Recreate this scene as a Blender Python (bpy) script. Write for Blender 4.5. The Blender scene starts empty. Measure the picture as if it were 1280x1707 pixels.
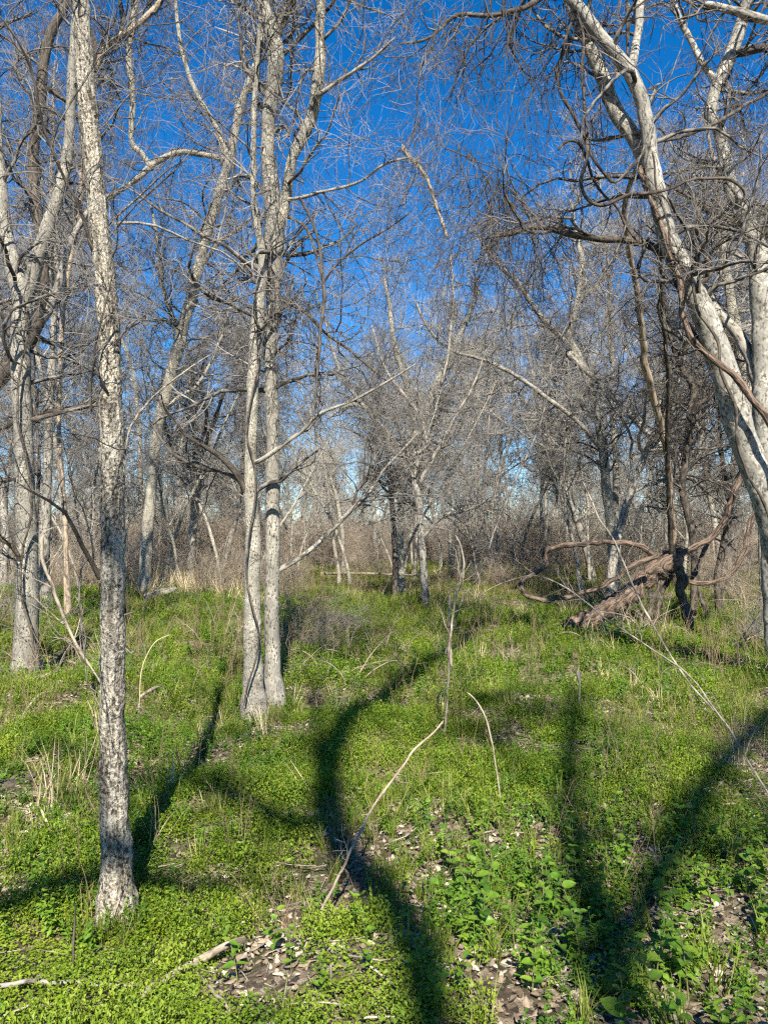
import bpy, math, random
import numpy as np
from math import radians, sin, cos, tan, pi

# ------------------------------------------------------------------ camera, sky, sun, exposure
scene = bpy.context.scene
FPX = 1282.0                      # focal length in photo pixels (photo is 1280 x 1707)
PITCH = math.atan((905 - 853.5) / FPX)
CAM = np.array([0.0, 0.0, 1.6])
cam_data = bpy.data.cameras.new('camera')
cam_data.sensor_fit = 'VERTICAL'
cam_data.sensor_height = 24.0
cam_data.lens = 24.0 * FPX / 1707.0
cam_data.clip_start = 0.05
cam_data.clip_end = 1000.0
cam = bpy.data.objects.new('camera', cam_data)
scene.collection.objects.link(cam)
cam.location = CAM
cam.rotation_euler = (pi / 2 + PITCH, 0, 0)
scene.camera = cam

SUN_EL = radians(42.0)
SUN_AZ = radians(-4.0)            # shadows fall away from the camera, along (sin, cos) of this
SHADOW = np.array([sin(SUN_AZ), cos(SUN_AZ), 0.0])
SUNDIR = np.array([-sin(SUN_AZ) * cos(SUN_EL), -cos(SUN_AZ) * cos(SUN_EL), sin(SUN_EL)])

world = bpy.data.worlds.new('World')
scene.world = world
world.use_nodes = True
wn = world.node_tree
wn.nodes.clear()
sky = wn.nodes.new('ShaderNodeTexSky')
sky.sky_type = 'NISHITA'
sky.sun_disc = False
sky.sun_elevation = SUN_EL
sky.sun_rotation = math.atan2(SUNDIR[0], SUNDIR[1])
sky.altitude = 50
sky.air_density = 1.0
sky.dust_density = 0.0
sky.ozone_density = 5.0
hs = wn.nodes.new('ShaderNodeHueSaturation')
hs.inputs['Saturation'].default_value = 1.34
hs.inputs['Value'].default_value = 1.0
hs.inputs['Hue'].default_value = 0.503
bg = wn.nodes.new('ShaderNodeBackground')
bg.inputs['Strength'].default_value = 0.071
wo = wn.nodes.new('ShaderNodeOutputWorld')
wn.links.new(sky.outputs['Color'], hs.inputs['Color'])
wn.links.new(hs.outputs['Color'], bg.inputs['Color'])
wn.links.new(bg.outputs['Background'], wo.inputs['Surface'])

sun_data = bpy.data.lights.new('sun', 'SUN')
sun_data.energy = 5.0
sun_data.angle = radians(0.53)
sun_data.color = (1.0, 0.95, 0.845)
sun = bpy.data.objects.new('sun', sun_data)
scene.collection.objects.link(sun)
sun.location = (0, -20, 30)
sun.rotation_euler = (pi / 2 - SUN_EL, 0, -SUN_AZ)

scene.view_settings.view_transform = 'Standard'
scene.view_settings.look = 'None'
scene.view_settings.gamma = 1.0
scene.view_settings.exposure = 1.40
scene.view_settings.use_curve_mapping = False
scene.cycles.use_denoising = False
scene.cycles.use_adaptive_sampling = True
scene.cycles.adaptive_threshold = 0.03
scene.cycles.max_bounces = 3
scene.cycles.diffuse_bounces = 2
scene.cycles.glossy_bounces = 1
scene.cycles.transmission_bounces = 2
scene.cycles.transparent_max_bounces = 4
scene.cycles.filter_width = 1.3 if hasattr(scene.cycles, 'filter_width') else 1.5

COL = scene.collection
RNG = np.random.default_rng(7)

# ------------------------------------------------------------------ terrain function and pixel helpers
def height(x, y):
    x = np.asarray(x, float); y = np.asarray(y, float)
    h = (.045 * np.sin(1.3 * x + .7 * y + 1.0) + .040 * np.sin(.9 * x - 1.7 * y + .4)
         + .022 * np.sin(2.9 * x + 2.1 * y + 2.0) + .018 * np.sin(3.9 * x - 1.5 * y)
         + .10 * np.sin(.21 * x + .17 * y + .6) + .07 * np.sin(.33 * x - .26 * y + 2.2))
    h = h + .085 * np.sin(2.1 * x - 1.1 * y + .7) * np.sin(1.7 * y + .9 * x) + .022 * np.sin(7.1 * x + 3.3 * y) * np.sin(6.3 * y - 2.0 * x)
    q = np.clip((y - 7.5) / 11, 0, 1); h = h + .38 * q * q * (3 - 2 * q)
    h = h + .16 * np.exp(-(((x + .95) / .7) ** 2 + ((y - 4.9) / .55) ** 2))
    h = h + .10 * np.exp(-(((x - .15) / .9) ** 2 + ((y - 6.3) / .8) ** 2))
    h = h - .08 * np.exp(-(((x + .35) / .5) ** 2 + ((y - 3.6) / .5) ** 2))
    h = h + .22 * np.exp(-(((x + 3.4) / 1.2) ** 2 + ((y - 7.5) / 1.8) ** 2))
    return h

H00 = float(height(0, 0))
def ground_z(x, y):
    return height(x, y) - H00

def ray(px, py):
    u = (px - 640) / FPX; v = (853.5 - py) / FPX
    return np.array([u, cos(PITCH) - v * sin(PITCH), sin(PITCH) + v * cos(PITCH)])

def at(px, py, d):
    """world point seen at photo pixel (px, py), d metres ahead"""
    r = ray(px, py)
    return CAM + r * (d / r[1])

def scale_at(px, py, d):
    return (d / ray(px, py)[1]) / FPX      # metres per photo pixel there

def on_ground(px, py):
    r = ray(px, py)
    t = 0.5
    while t < 200:
        p = CAM + r * t
        if p[2] < ground_z(p[0], p[1]):
            return p
        t += 0.01 + t * .002
    return CAM + r * 200

# ------------------------------------------------------------------ mesh building
def tube_arrays(P, R, S, lump=0.0, lump_f=8.0, lump_fz=3.0, rng=RNG):
    """P [N,K,3], R [N,K] -> verts, quads, tris; every tube ends in a point"""
    N, K, _ = P.shape
    T = np.gradient(P, axis=1)
    T /= np.linalg.norm(T, axis=2, keepdims=True) + 1e-9
    ref = np.where(np.abs(T[:, 0, 2:3]) < .9, np.array([[0, 0, 1.]]), np.array([[1., 0, 0]]))
    n = np.cross(T[:, 0], ref)
    n /= np.linalg.norm(n, axis=1, keepdims=True) + 1e-9
    NN = np.empty_like(P)
    for k in range(K):
        n = n - (n * T[:, k]).sum(1, keepdims=True) * T[:, k]
        n = n / (np.linalg.norm(n, axis=1, keepdims=True) + 1e-9)
        NN[:, k] = n
    B = np.cross(T, NN)
    a = np.arange(S) * 2 * pi / S
    off = NN[:, :, None, :] * np.cos(a)[None, None, :, None] + B[:, :, None, :] * np.sin(a)[None, None, :, None]
    RR = R[:, :, None] * np.ones(S)
    if lump > 0:
        base = P[:, :, None, :] + RR[..., None] * off
        d = np.zeros(RR.shape)
        for i in range(7):
            w = rng.normal(size=3); w /= np.linalg.norm(w)
            f = lump_f * (1.35 ** i)
            w = w * np.array([f, f, f * lump_fz / 8.0])
            d += np.sin(base @ w + rng.uniform(0, 6.3)) / (1.15 ** i)
        RR = RR * (1 + lump * d * .5)
    V = P[:, :, None, :] + RR[..., None] * off
    ln = np.concatenate([np.zeros((N, 1)), np.cumsum(np.linalg.norm(np.diff(P, axis=1), axis=2), axis=1)], axis=1) + rng.uniform(0, 40, (N, 1))
    Rm = np.maximum(R, R.max(1, keepdims=True) * .45)
    TC = np.stack([Rm[:, :, None] * np.cos(a), Rm[:, :, None] * np.sin(a), np.repeat(ln[:, :, None], S, 2)], -1)
    TC = np.concatenate([TC[:, :K - 1].reshape(N, (K - 1) * S, 3), TC[:, K - 1, :1]], axis=1).reshape(-1, 3)
    V = V[:, :K - 1].reshape(N, (K - 1) * S, 3)
    V = np.concatenate([V, P[:, K - 1:K]], axis=1)
    M = (K - 1) * S + 1
    base = (np.arange(N) * M)
    s = np.arange(S); s2 = (s + 1) % S
    k = np.arange(K - 2)
    q = np.stack([k[:, None] * S + s, k[:, None] * S + s2, (k[:, None] + 1) * S + s2, (k[:, None] + 1) * S + s], -1).reshape(-1, 4)
    t = np.stack([(K - 2) * S + s, (K - 2) * S + s2, np.full(S, M - 1)], -1)
    Q = (base[:, None, None] + q[None]).reshape(-1, 4)
    Tr = (base[:, None, None] + t[None]).reshape(-1, 3)
    return V.reshape(-1, 3), Q, Tr, TC

class MB:
    def __init__(self):
        self.v = []; self.q = []; self.t = []; self.c = []; self.n = 0
    def add(self, V, Q=None, T=None, C=None):
        self.v.append(np.asarray(V, float)); self.c.append(C)
        if Q is not None and len(Q): self.q.append(np.asarray(Q) + self.n)
        if T is not None and len(T): self.t.append(np.asarray(T) + self.n)
        self.n += len(V)
        return self
    def tubes(self, P, R, S=3, **k):
        if len(P): self.add(*tube_arrays(P, R, S, **k))
        return self
    def mesh(self, name, mat, origin=(0, 0, 0), smooth=True):
        V = np.concatenate(self.v) - np.asarray(origin)
        Q = np.concatenate(self.q) if self.q else np.zeros((0, 4), int)
        T = np.concatenate(self.t) if self.t else np.zeros((0, 3), int)
        m = bpy.data.meshes.new(name)
        m.vertices.add(len(V)); m.vertices.foreach_set('co', V.astype(np.float32).ravel())
        loops = np.concatenate([Q.ravel(), T.ravel()]).astype(np.int32)
        m.loops.add(len(loops)); m.loops.foreach_set('vertex_index', loops)
        nq, nt = len(Q), len(T)
        starts = np.concatenate([np.arange(nq) * 4, nq * 4 + np.arange(nt) * 3]).astype(np.int32)
        m.polygons.add(nq + nt)
        m.polygons.foreach_set('loop_start', starts)
        m.polygons.foreach_set('use_smooth', np.full(nq + nt, smooth))
        m.update(calc_edges=True)
        m.validate()
        if all(c is not None for c in self.c):
            m.attributes.new('axial', 'FLOAT_VECTOR', 'POINT').data.foreach_set('vector', np.concatenate(self.c).astype(np.float32).ravel())
        m.materials.append(mat)
        return m

def link(name, data, parent=None, loc=None):
    o = bpy.data.objects.new(name, data)
    COL.objects.link(o)
    if parent is not None: o.parent = parent
    if loc is not None: o.location = loc
    return o

def tag(o, label, cat, group=None, kind=None):
    o['label'] = label; o['category'] = cat
    if group: o['group'] = group
    if kind: o['kind'] = kind
    return o

def thing(name, label, cat, loc, group=None):
    o = link(name, None, None, loc)
    o.empty_display_size = .2
    return tag(o, label, cat, group)

def catmull(pts, n):
    """smooth resample of rows (x, y, z, r) to n evenly spaced rows"""
    p = np.asarray(pts, float)
    if len(p) == 2:
        return p[0] + (p[1] - p[0]) * np.linspace(0, 1, n)[:, None]
    q = np.vstack([2 * p[0] - p[1], p, 2 * p[-1] - p[-2]])
    out = []
    for i in range(1, len(q) - 2):
        for u in np.linspace(0, 1, 12, endpoint=False):
            a, b, c, d = q[i - 1], q[i], q[i + 1], q[i + 2]
            out.append(.5 * ((2 * b) + (-a + c) * u + (2 * a - 5 * b + 4 * c - d) * u * u + (-a + 3 * b - 3 * c + d) * u ** 3))
    out.append(p[-1])
    out = np.array(out)
    s = np.concatenate([[0], np.cumsum(np.linalg.norm(np.diff(out[:, :3], axis=0), axis=1))])
    t = np.linspace(0, s[-1], n)
    r = np.stack([np.interp(t, s, out[:, j]) for j in range(out.shape[1])], 1)
    r[:, 3] = np.maximum(r[:, 3], .0015)
    return r

def traced(pts, d0, d1=None):
    """rows (px, py, width_px) -> rows (x, y, z, radius); distance runs from d0 to d1"""
    if d1 is None: d1 = d0
    out = []
    L = [0]
    for a, b in zip(pts, pts[1:]): L.append(L[-1] + math.hypot(a[0] - b[0], a[1] - b[1]))
    for (x, y, w), l in zip(pts, L):
        d = d0 + (d1 - d0) * l / L[-1]
        p = at(x, y, d)
        out.append((*p, w * .5 * scale_at(x, y, d)))
    return np.array(out)

def grow(rng, P, R, n, t=(.3, 1), ang=(30, 70), L=(.5, 1), K=6, curl=.25, up=.1, rr=(.4, .6), rmin=.002, rmax=.05, taper=.5):
    N, Kp = P.shape[:2]
    idx = np.repeat(np.arange(N), n)
    M = len(idx)
    tt = rng.uniform(t[0], t[1], M)
    f = tt * (Kp - 1.001)
    i0 = f.astype(int); f = (f - i0)
    pos = P[idx, i0] * (1 - f[:, None]) + P[idx, i0 + 1] * f[:, None]
    tg = P[idx, i0 + 1] - P[idx, i0]
    tg /= np.linalg.norm(tg, axis=1, keepdims=True) + 1e-9
    r = R[idx, i0] * (1 - f) + R[idx, i0 + 1] * f
    pv = rng.normal(size=(M, 3)); pv -= (pv * tg).sum(1, keepdims=True) * tg
    pv /= np.linalg.norm(pv, axis=1, keepdims=True) + 1e-9
    a = np.radians(rng.uniform(ang[0], ang[1], M))[:, None]
    d = np.cos(a) * tg + np.sin(a) * pv
    Ln = rng.uniform(L[0], L[1], M) * (1 - taper * tt)
    st = (Ln / (K - 1))[:, None]
    out = np.empty((M, K, 3)); out[:, 0] = pos
    bend = rng.normal(size=(M, 3)) * curl * .6
    for k in range(1, K):
        d = d + bend + rng.normal(size=(M, 3)) * curl + np.array([0, 0, up])
        d /= np.linalg.norm(d, axis=1, keepdims=True)
        out[:, k] = out[:, k - 1] + d * st
    r0 = np.clip(r * rng.uniform(rr[0], rr[1], M), rmin, rmax)
    s = np.linspace(0, 1, K)
    RR = np.maximum(r0[:, None] * (1 - .72 * s[None]), rmin * .8)
    return out, RR

# ------------------------------------------------------------------ materials
def nodes(name):
    m = bpy.data.materials.new(name); m.use_nodes = True
    nt = m.node_tree
    b = nt.nodes['Principled BSDF']
    b.inputs['Specular IOR Level'].default_value = .25
    b.inputs['Roughness'].default_value = .85
    return m, nt, b

def ramp(nt, stops):
    r = nt.nodes.new('ShaderNodeValToRGB')
    e = r.color_ramp.elements
    while len(e) < len(stops): e.new(.5)
    for el, (p, c) in zip(e, stops):
        el.position = p; el.color = (*c, 1) if len(c) == 3 else c
    return r

def mixc(nt, fac, a, b, mode='MIX'):
    m = nt.nodes.new('ShaderNodeMix'); m.data_type = 'RGBA'; m.blend_type = mode
    for s, v in ((0, fac), (6, a), (7, b)):
        if hasattr(v, 'links') or isinstance(v, bpy.types.NodeSocket): nt.links.new(v, m.inputs[s])
        else: m.inputs[s].default_value = v if s == 0 else (*v, 1)
    return m.outputs[2]

def coords(nt, scale):
    tc = nt.nodes.new('ShaderNodeTexCoord')
    mp = nt.nodes.new('ShaderNodeMapping')
    mp.inputs['Scale'].default_value = scale
    nt.links.new(tc.outputs['Object'], mp.inputs['Vector'])
    return mp.outputs['Vector']

def axial(nt, scale):
    at_ = nt.nodes.new('ShaderNodeAttribute'); at_.attribute_name = 'axial'
    mp = nt.nodes.new('ShaderNodeMapping'); mp.inputs['Scale'].default_value = scale
    nt.links.new(at_.outputs['Vector'], mp.inputs['Vector'])
    return mp.outputs['Vector']

def noise(nt, vec, scale, detail=4, rough=.6):
    n = nt.nodes.new('ShaderNodeTexNoise')
    n.inputs['Scale'].default_value = scale; n.inputs['Detail'].default_value = detail; n.inputs['Roughness'].default_value = rough
    if vec is not None: nt.links.new(vec, n.inputs['Vector'])
    return n.outputs['Fac']

def bark(name, light, dark, spot=(.46, .56), spot_scale=40, blotch=.35, stretch=.45, bump=.6, grey=None, bd=.01):
    m, nt, b = nodes(name)
    v = axial(nt, (1, 1, stretch))
    sp = noise(nt, v, spot_scale, 3, .6)
    r1 = ramp(nt, [(spot[0], dark), (spot[1], light)])
    nt.links.new(sp, r1.inputs['Fac'])
    bl = noise(nt, axial(nt, (1, 1, .8)), 5, 5, .7)
    r2 = ramp(nt, [(.35, (1 - blotch,) * 3), (.65, (1, 1, 1))])
    nt.links.new(bl, r2.inputs['Fac'])
    c = mixc(nt, 1.0, r1.outputs['Color'], r2.outputs['Color'], 'MULTIPLY')
    if grey:
        g = noise(nt, v, 11, 4, .65)
        r3 = ramp(nt, [(.45, (0, 0, 0)), (.6, (1, 1, 1))])
        nt.links.new(g, r3.inputs['Fac'])
        c = mixc(nt, r3.outputs['Color'], c, grey)
    nt.links.new(c, b.inputs['Base Color'])
    bp = nt.nodes.new('ShaderNodeBump'); bp.inputs['Strength'].default_value = bump; bp.inputs['Distance'].default_value = bd
    nt.links.new(sp, bp.inputs['Height']); nt.links.new(bp.outputs['Normal'], b.inputs['Normal'])
    return m

def simple(name, a, bcol, scale=6.0, rough=.85):
    m, nt, b = nodes(name)
    oi = nt.nodes.new('ShaderNodeObjectInfo')
    n = noise(nt, coords(nt, (1, 1, 1)), scale, 3, .6)
    r = ramp(nt, [(.3, a), (.7, bcol)])
    nt.links.new(n, r.inputs['Fac'])
    r2 = ramp(nt, [(0, (.75, .75, .75)), (1, (1.15, 1.12, 1.08))])
    nt.links.new(oi.outputs['Random'], r2.inputs['Fac'])
    c = mixc(nt, 1.0, r.outputs['Color'], r2.outputs['Color'], 'MULTIPLY')
    nt.links.new(c, b.inputs['Base Color'])
    b.inputs['Roughness'].default_value = rough
    return m

def leafy(name, stops, trans=.35, rough=.5, scale=1.1):
    """thin leaf: colour varies by plant and in drifts over the ground; light passes through"""
    m, nt, b = nodes(name)
    oi = nt.nodes.new('ShaderNodeObjectInfo')
    geo = nt.nodes.new('ShaderNodeNewGeometry')
    n = noise(nt, geo.outputs['Position'], scale, 3, .6)
    n2 = noise(nt, geo.outputs['Position'], 60, 1, .5)
    ad = nt.nodes.new('ShaderNodeMath'); ad.operation = 'MULTIPLY_ADD'
    ad.inputs[1].default_value = .45
    nt.links.new(oi.outputs['Random'], ad.inputs[0]); nt.links.new(n, ad.inputs[2])
    ad2 = nt.nodes.new('ShaderNodeMath'); ad2.operation = 'MULTIPLY_ADD'
    ad2.inputs[1].default_value = .5
    nt.links.new(n2, ad2.inputs[0]); nt.links.new(ad.outputs[0], ad2.inputs[2])
    r = ramp(nt, stops)
    mr = nt.nodes.new('ShaderNodeMapRange'); mr.inputs[1].default_value = .66; mr.inputs[2].default_value = 1.28
    nt.links.new(ad2.outputs[0], mr.inputs[0]); nt.links.new(mr.outputs[0], r.inputs['Fac'])
    nt.links.new(r.outputs['Color'], b.inputs['Base Color'])
    b.inputs['Roughness'].default_value = rough
    tr = nt.nodes.new('ShaderNodeBsdfTranslucent')
    br = mixc(nt, 1.0, r.outputs['Color'], (1.2, 1.25, .7), 'MULTIPLY')
    nt.links.new(br, tr.inputs['Color'])
    mx = nt.nodes.new('ShaderNodeMixShader'); mx.inputs[0].default_value = trans
    out = nt.nodes['Material Output']
    nt.links.new(b.outputs[0], mx.inputs[1]); nt.links.new(tr.outputs[0], mx.inputs[2])
    nt.links.new(mx.outputs[0], out.inputs['Surface'])
    return m

M = {}
def warty_bark(name):
    m, nt, b = nodes(name)
    v = axial(nt, (1, 1, .75))
    pits = noise(nt, v, 74, 3, .6)
    low = noise(nt, axial(nt, (1, 1, .6)), 7, 4, .7)
    ad = nt.nodes.new('ShaderNodeMath'); ad.operation = 'MULTIPLY_ADD'; ad.inputs[1].default_value = .55
    nt.links.new(low, ad.inputs[0]); nt.links.new(pits, ad.inputs[2])
    r1 = ramp(nt, [(.64, (.06, .05, .04)), (.71, (.17, .145, .11)), (.77, (.36, .315, .245)), (.92, (.50, .455, .36))])
    nt.links.new(ad.outputs[0], r1.inputs['Fac'])
    fur = noise(nt, axial(nt, (1, 1, .10)), 46, 3, .6)
    r2 = ramp(nt, [(.38, (.28, .26, .24)), (.55, (1, 1, 1))])
    nt.links.new(fur, r2.inputs['Fac'])
    c = mixc(nt, .8, r1.outputs['Color'], r2.outputs['Color'], 'MULTIPLY')
    g = noise(nt, v, 16, 4, .7)
    r3 = ramp(nt, [(.52, (0, 0, 0)), (.62, (.75, .75, .75))]); nt.links.new(g, r3.inputs['Fac'])
    c = mixc(nt, r3.outputs['Color'], c, (.27, .25, .205), 'MULTIPLY') if False else mixc(nt, r3.outputs['Color'], c, mixc(nt, .55, c, (.30, .275, .22)))
    nt.links.new(c, b.inputs['Base Color'])
    hm = nt.nodes.new('ShaderNodeMath'); hm.operation = 'ADD'
    nt.links.new(pits, hm.inputs[0]); nt.links.new(fur, hm.inputs[1])
    bp = nt.nodes.new('ShaderNodeBump'); bp.inputs['Strength'].default_value = 1.0; bp.inputs['Distance'].default_value = .022
    nt.links.new(hm.outputs[0], bp.inputs['Height']); nt.links.new(bp.outputs['Normal'], b.inputs['Normal'])
    return m
M['warty'] = warty_bark('warty_bark')
M['branch'] = bark('shaded_branch_bark', (.21, .19, .165), (.04, .035, .03), (.43, .58), 20, .4, .5, .6)  # darker tone carries the self-shading of crown branches in its colour
M['smooth'] = bark('smooth_pale_bark', (.38, .35, .285), (.06, .052, .042), (.41, .48), 60, .65, .5, .7, (.19, .175, .145))
M['birch'] = bark('pale_blotched_bark', (.49, .455, .38), (.13, .115, .095), (.42, .54), 24, .7, .7, .6, (.24, .225, .19))
M['twin'] = bark('cream_speckled_bark', (.49, .44, .345), (.075, .062, .05), (.41, .47), 80, .6, .5, .9, (.25, .23, .185), .02)
M['dark'] = bark('dark_bark', (.13, .105, .08), (.035, .028, .022), (.40, .60), 26, .35, .35, .8)
M['grey'] = bark('grey_bark', (.33, .30, .25), (.065, .054, .043), (.36, .50), 22, .45, .4, .7)
M['vine'] = bark('shaggy_vine_bark', (.25, .175, .125), (.05, .035, .026), (.40, .58), 40, .45, .13, 1.0, bd=.03)
M['tanvine'] = bark('tan_vine_bark', (.42, .33, .235), (.15, .11, .075), (.36, .56), 30, .3, .2, .6)
M['dead'] = bark('bleached_deadwood', (.44, .37, .275), (.13, .10, .07), (.38, .54), 30, .5, .3, .8)
M['twig_pale'] = simple('pale_twig', (.20, .185, .16), (.37, .345, .305), 3)
M['twig_grey'] = simple('grey_twig', (.11, .10, .09), (.26, .243, .22), 2)
M['twig_brown'] = simple('brown_twig', (.072, .063, .054), (.185, .168, .146), 2)
M['twig_dark'] = simple('dark_twig', (.045, .038, .032), (.11, .095, .08), 2)
M['straw'] = simple('dry_straw', (.46, .37, .21), (.62, .52, .33), 4)
M['brush'] = simple('brush_twig', (.17, .138, .105), (.35, .29, .22), 2)
M['stalk'] = simple('brown_stalk', (.15, .105, .06), (.28, .21, .125), 4)
M['mat'] = leafy('chickweed_green', [(0, (.06, .115, .010)), (.5, (.155, .23, .015)), (1, (.26, .315, .035))], .35)
M['grass'] = leafy('grass_green', [(0, (.085, .13, .012)), (.5, (.16, .205, .025)), (1, (.29, .28, .075))], .35, .45, .6)
M['herb'] = leafy('herb_green', [(0, (.045, .105, .014)), (.5, (.10, .195, .02)), (1, (.19, .28, .03))], .35, .4, 2.0)
M['deadleaf'] = leafy('dead_leaf_brown', [(0, (.11, .078, .05)), (.5, (.26, .20, .138)), (1, (.52, .445, .34))], .12, .7, 3.0)
M['stemgreen'] = simple('herb_stem', (.10, .13, .035), (.18, .13, .06), 8)

# ground: dark soil under bleached leaf litter and moss
gm, nt, gb = nodes('woodland_soil')
v = coords(nt, (1, 1, 1))
nd = nt.nodes.new('ShaderNodeTexNoise'); nd.inputs['Scale'].default_value = 14; nd.inputs['Detail'].default_value = 3
nt.links.new(v, nd.inputs['Vector'])
wv = mixc(nt, .06, v, nd.outputs['Color'])
vo = nt.nodes.new('ShaderNodeTexVoronoi'); vo.inputs['Scale'].default_value = 34; vo.inputs['Randomness'].default_value = 1
nt.links.new(wv, vo.inputs['Vector'])
sepx = nt.nodes.new('ShaderNodeSeparateColor'); nt.links.new(vo.outputs['Color'], sepx.inputs[0])
rl = ramp(nt, [(0, (.045, .032, .022)), (.45, (.15, .108, .07)), (.75, (.30, .23, .155)), (1, (.46, .38, .28))])
nt.links.new(sepx.outputs[0], rl.inputs['Fac'])
fine = noise(nt, v, 120, 4, .7)
rf = ramp(nt, [(.3, (.45, .45, .45)), (.7, (1.15, 1.15, 1.15))])
nt.links.new(fine, rf.inputs['Fac'])
gcol = mixc(nt, 1.0, rl.outputs['Color'], rf.outputs['Color'], 'MULTIPLY')
nz = noise(nt, v, 3.2, 6, .75)
rg = ramp(nt, [(.52, (0, 0, 0)), (.60, (.7, .7, .7))])
nt.links.new(nz, rg.inputs['Fac'])
gcol = mixc(nt, rg.outputs['Color'], gcol, (.045, .065, .014))
nt.links.new(gcol, gb.inputs['Base Color'])
bp = nt.nodes.new('ShaderNodeBump'); bp.inputs['Strength'].default_value = 1.0; bp.inputs['Distance'].default_value = .015
hm = nt.nodes.new('ShaderNodeMath'); hm.operation = 'ADD'
nt.links.new(sepx.outputs[0], hm.inputs[0]); nt.links.new(fine, hm.inputs[1])
nt.links.new(hm.outputs[0], bp.inputs['Height']); nt.links.new(bp.outputs['Normal'], gb.inputs['Normal'])
gb.inputs['Roughness'].default_value = .95
M['soil'] = gm

# ------------------------------------------------------------------ the ground: one sheet, fine near the camera
def axis(c, n, fine, far):
    s = np.linspace(-1, 1, n)
    k = 5.2
    a = np.sinh(k * s) / np.sinh(k)
    return c + a * far
gx = axis(0, 221, .05, 260); gy = axis(5, 241, .05, 260)
X, Y = np.meshgrid(gx, gy)
Z = ground_z(X, Y)
nx, ny = len(gx), len(gy)
i = np.arange(ny - 1)[:, None] * nx + np.arange(nx - 1)[None]
Q = np.stack([i, i + 1, i + 1 + nx, i + nx], -1).reshape(-1, 4)
mb = MB(); mb.add(np.stack([X, Y, Z], -1).reshape(-1, 3), Q)
ground = link('ground', mb.mesh('ground', M['soil']))
ground['kind'] = 'structure'; ground['label'] = 'woodland floor of soil and leaf litter'

# ------------------------------------------------------------------ traced trees
def fit(rows, n, wob, rng):
    r = catmull(rows, n)
    if wob:
        w = rng.normal(size=(n, 3)) * wob
        for _ in range(3): w = (w + np.roll(w, 1, 0) + np.roll(w, -1, 0)) / 3
        w *= np.minimum(1, np.linspace(0, 4, n))[:, None]
        r[:, :3] += w
    return r

def tube_from(rows, S, seg, wob=0, lump=.1, lump_f=10, lump_fz=3, rng=RNG):
    L = np.linalg.norm(np.diff(rows[:, :3], axis=0), axis=1).sum()
    n = int(max(8, min(420, L / seg)))
    r = fit(rows, n, wob, rng)
    mb = MB().tubes(r[None, :, :3], r[None, :, 3], S, lump=lump, lump_f=lump_f, lump_fz=lump_fz, rng=rng)
    return mb, r

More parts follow.
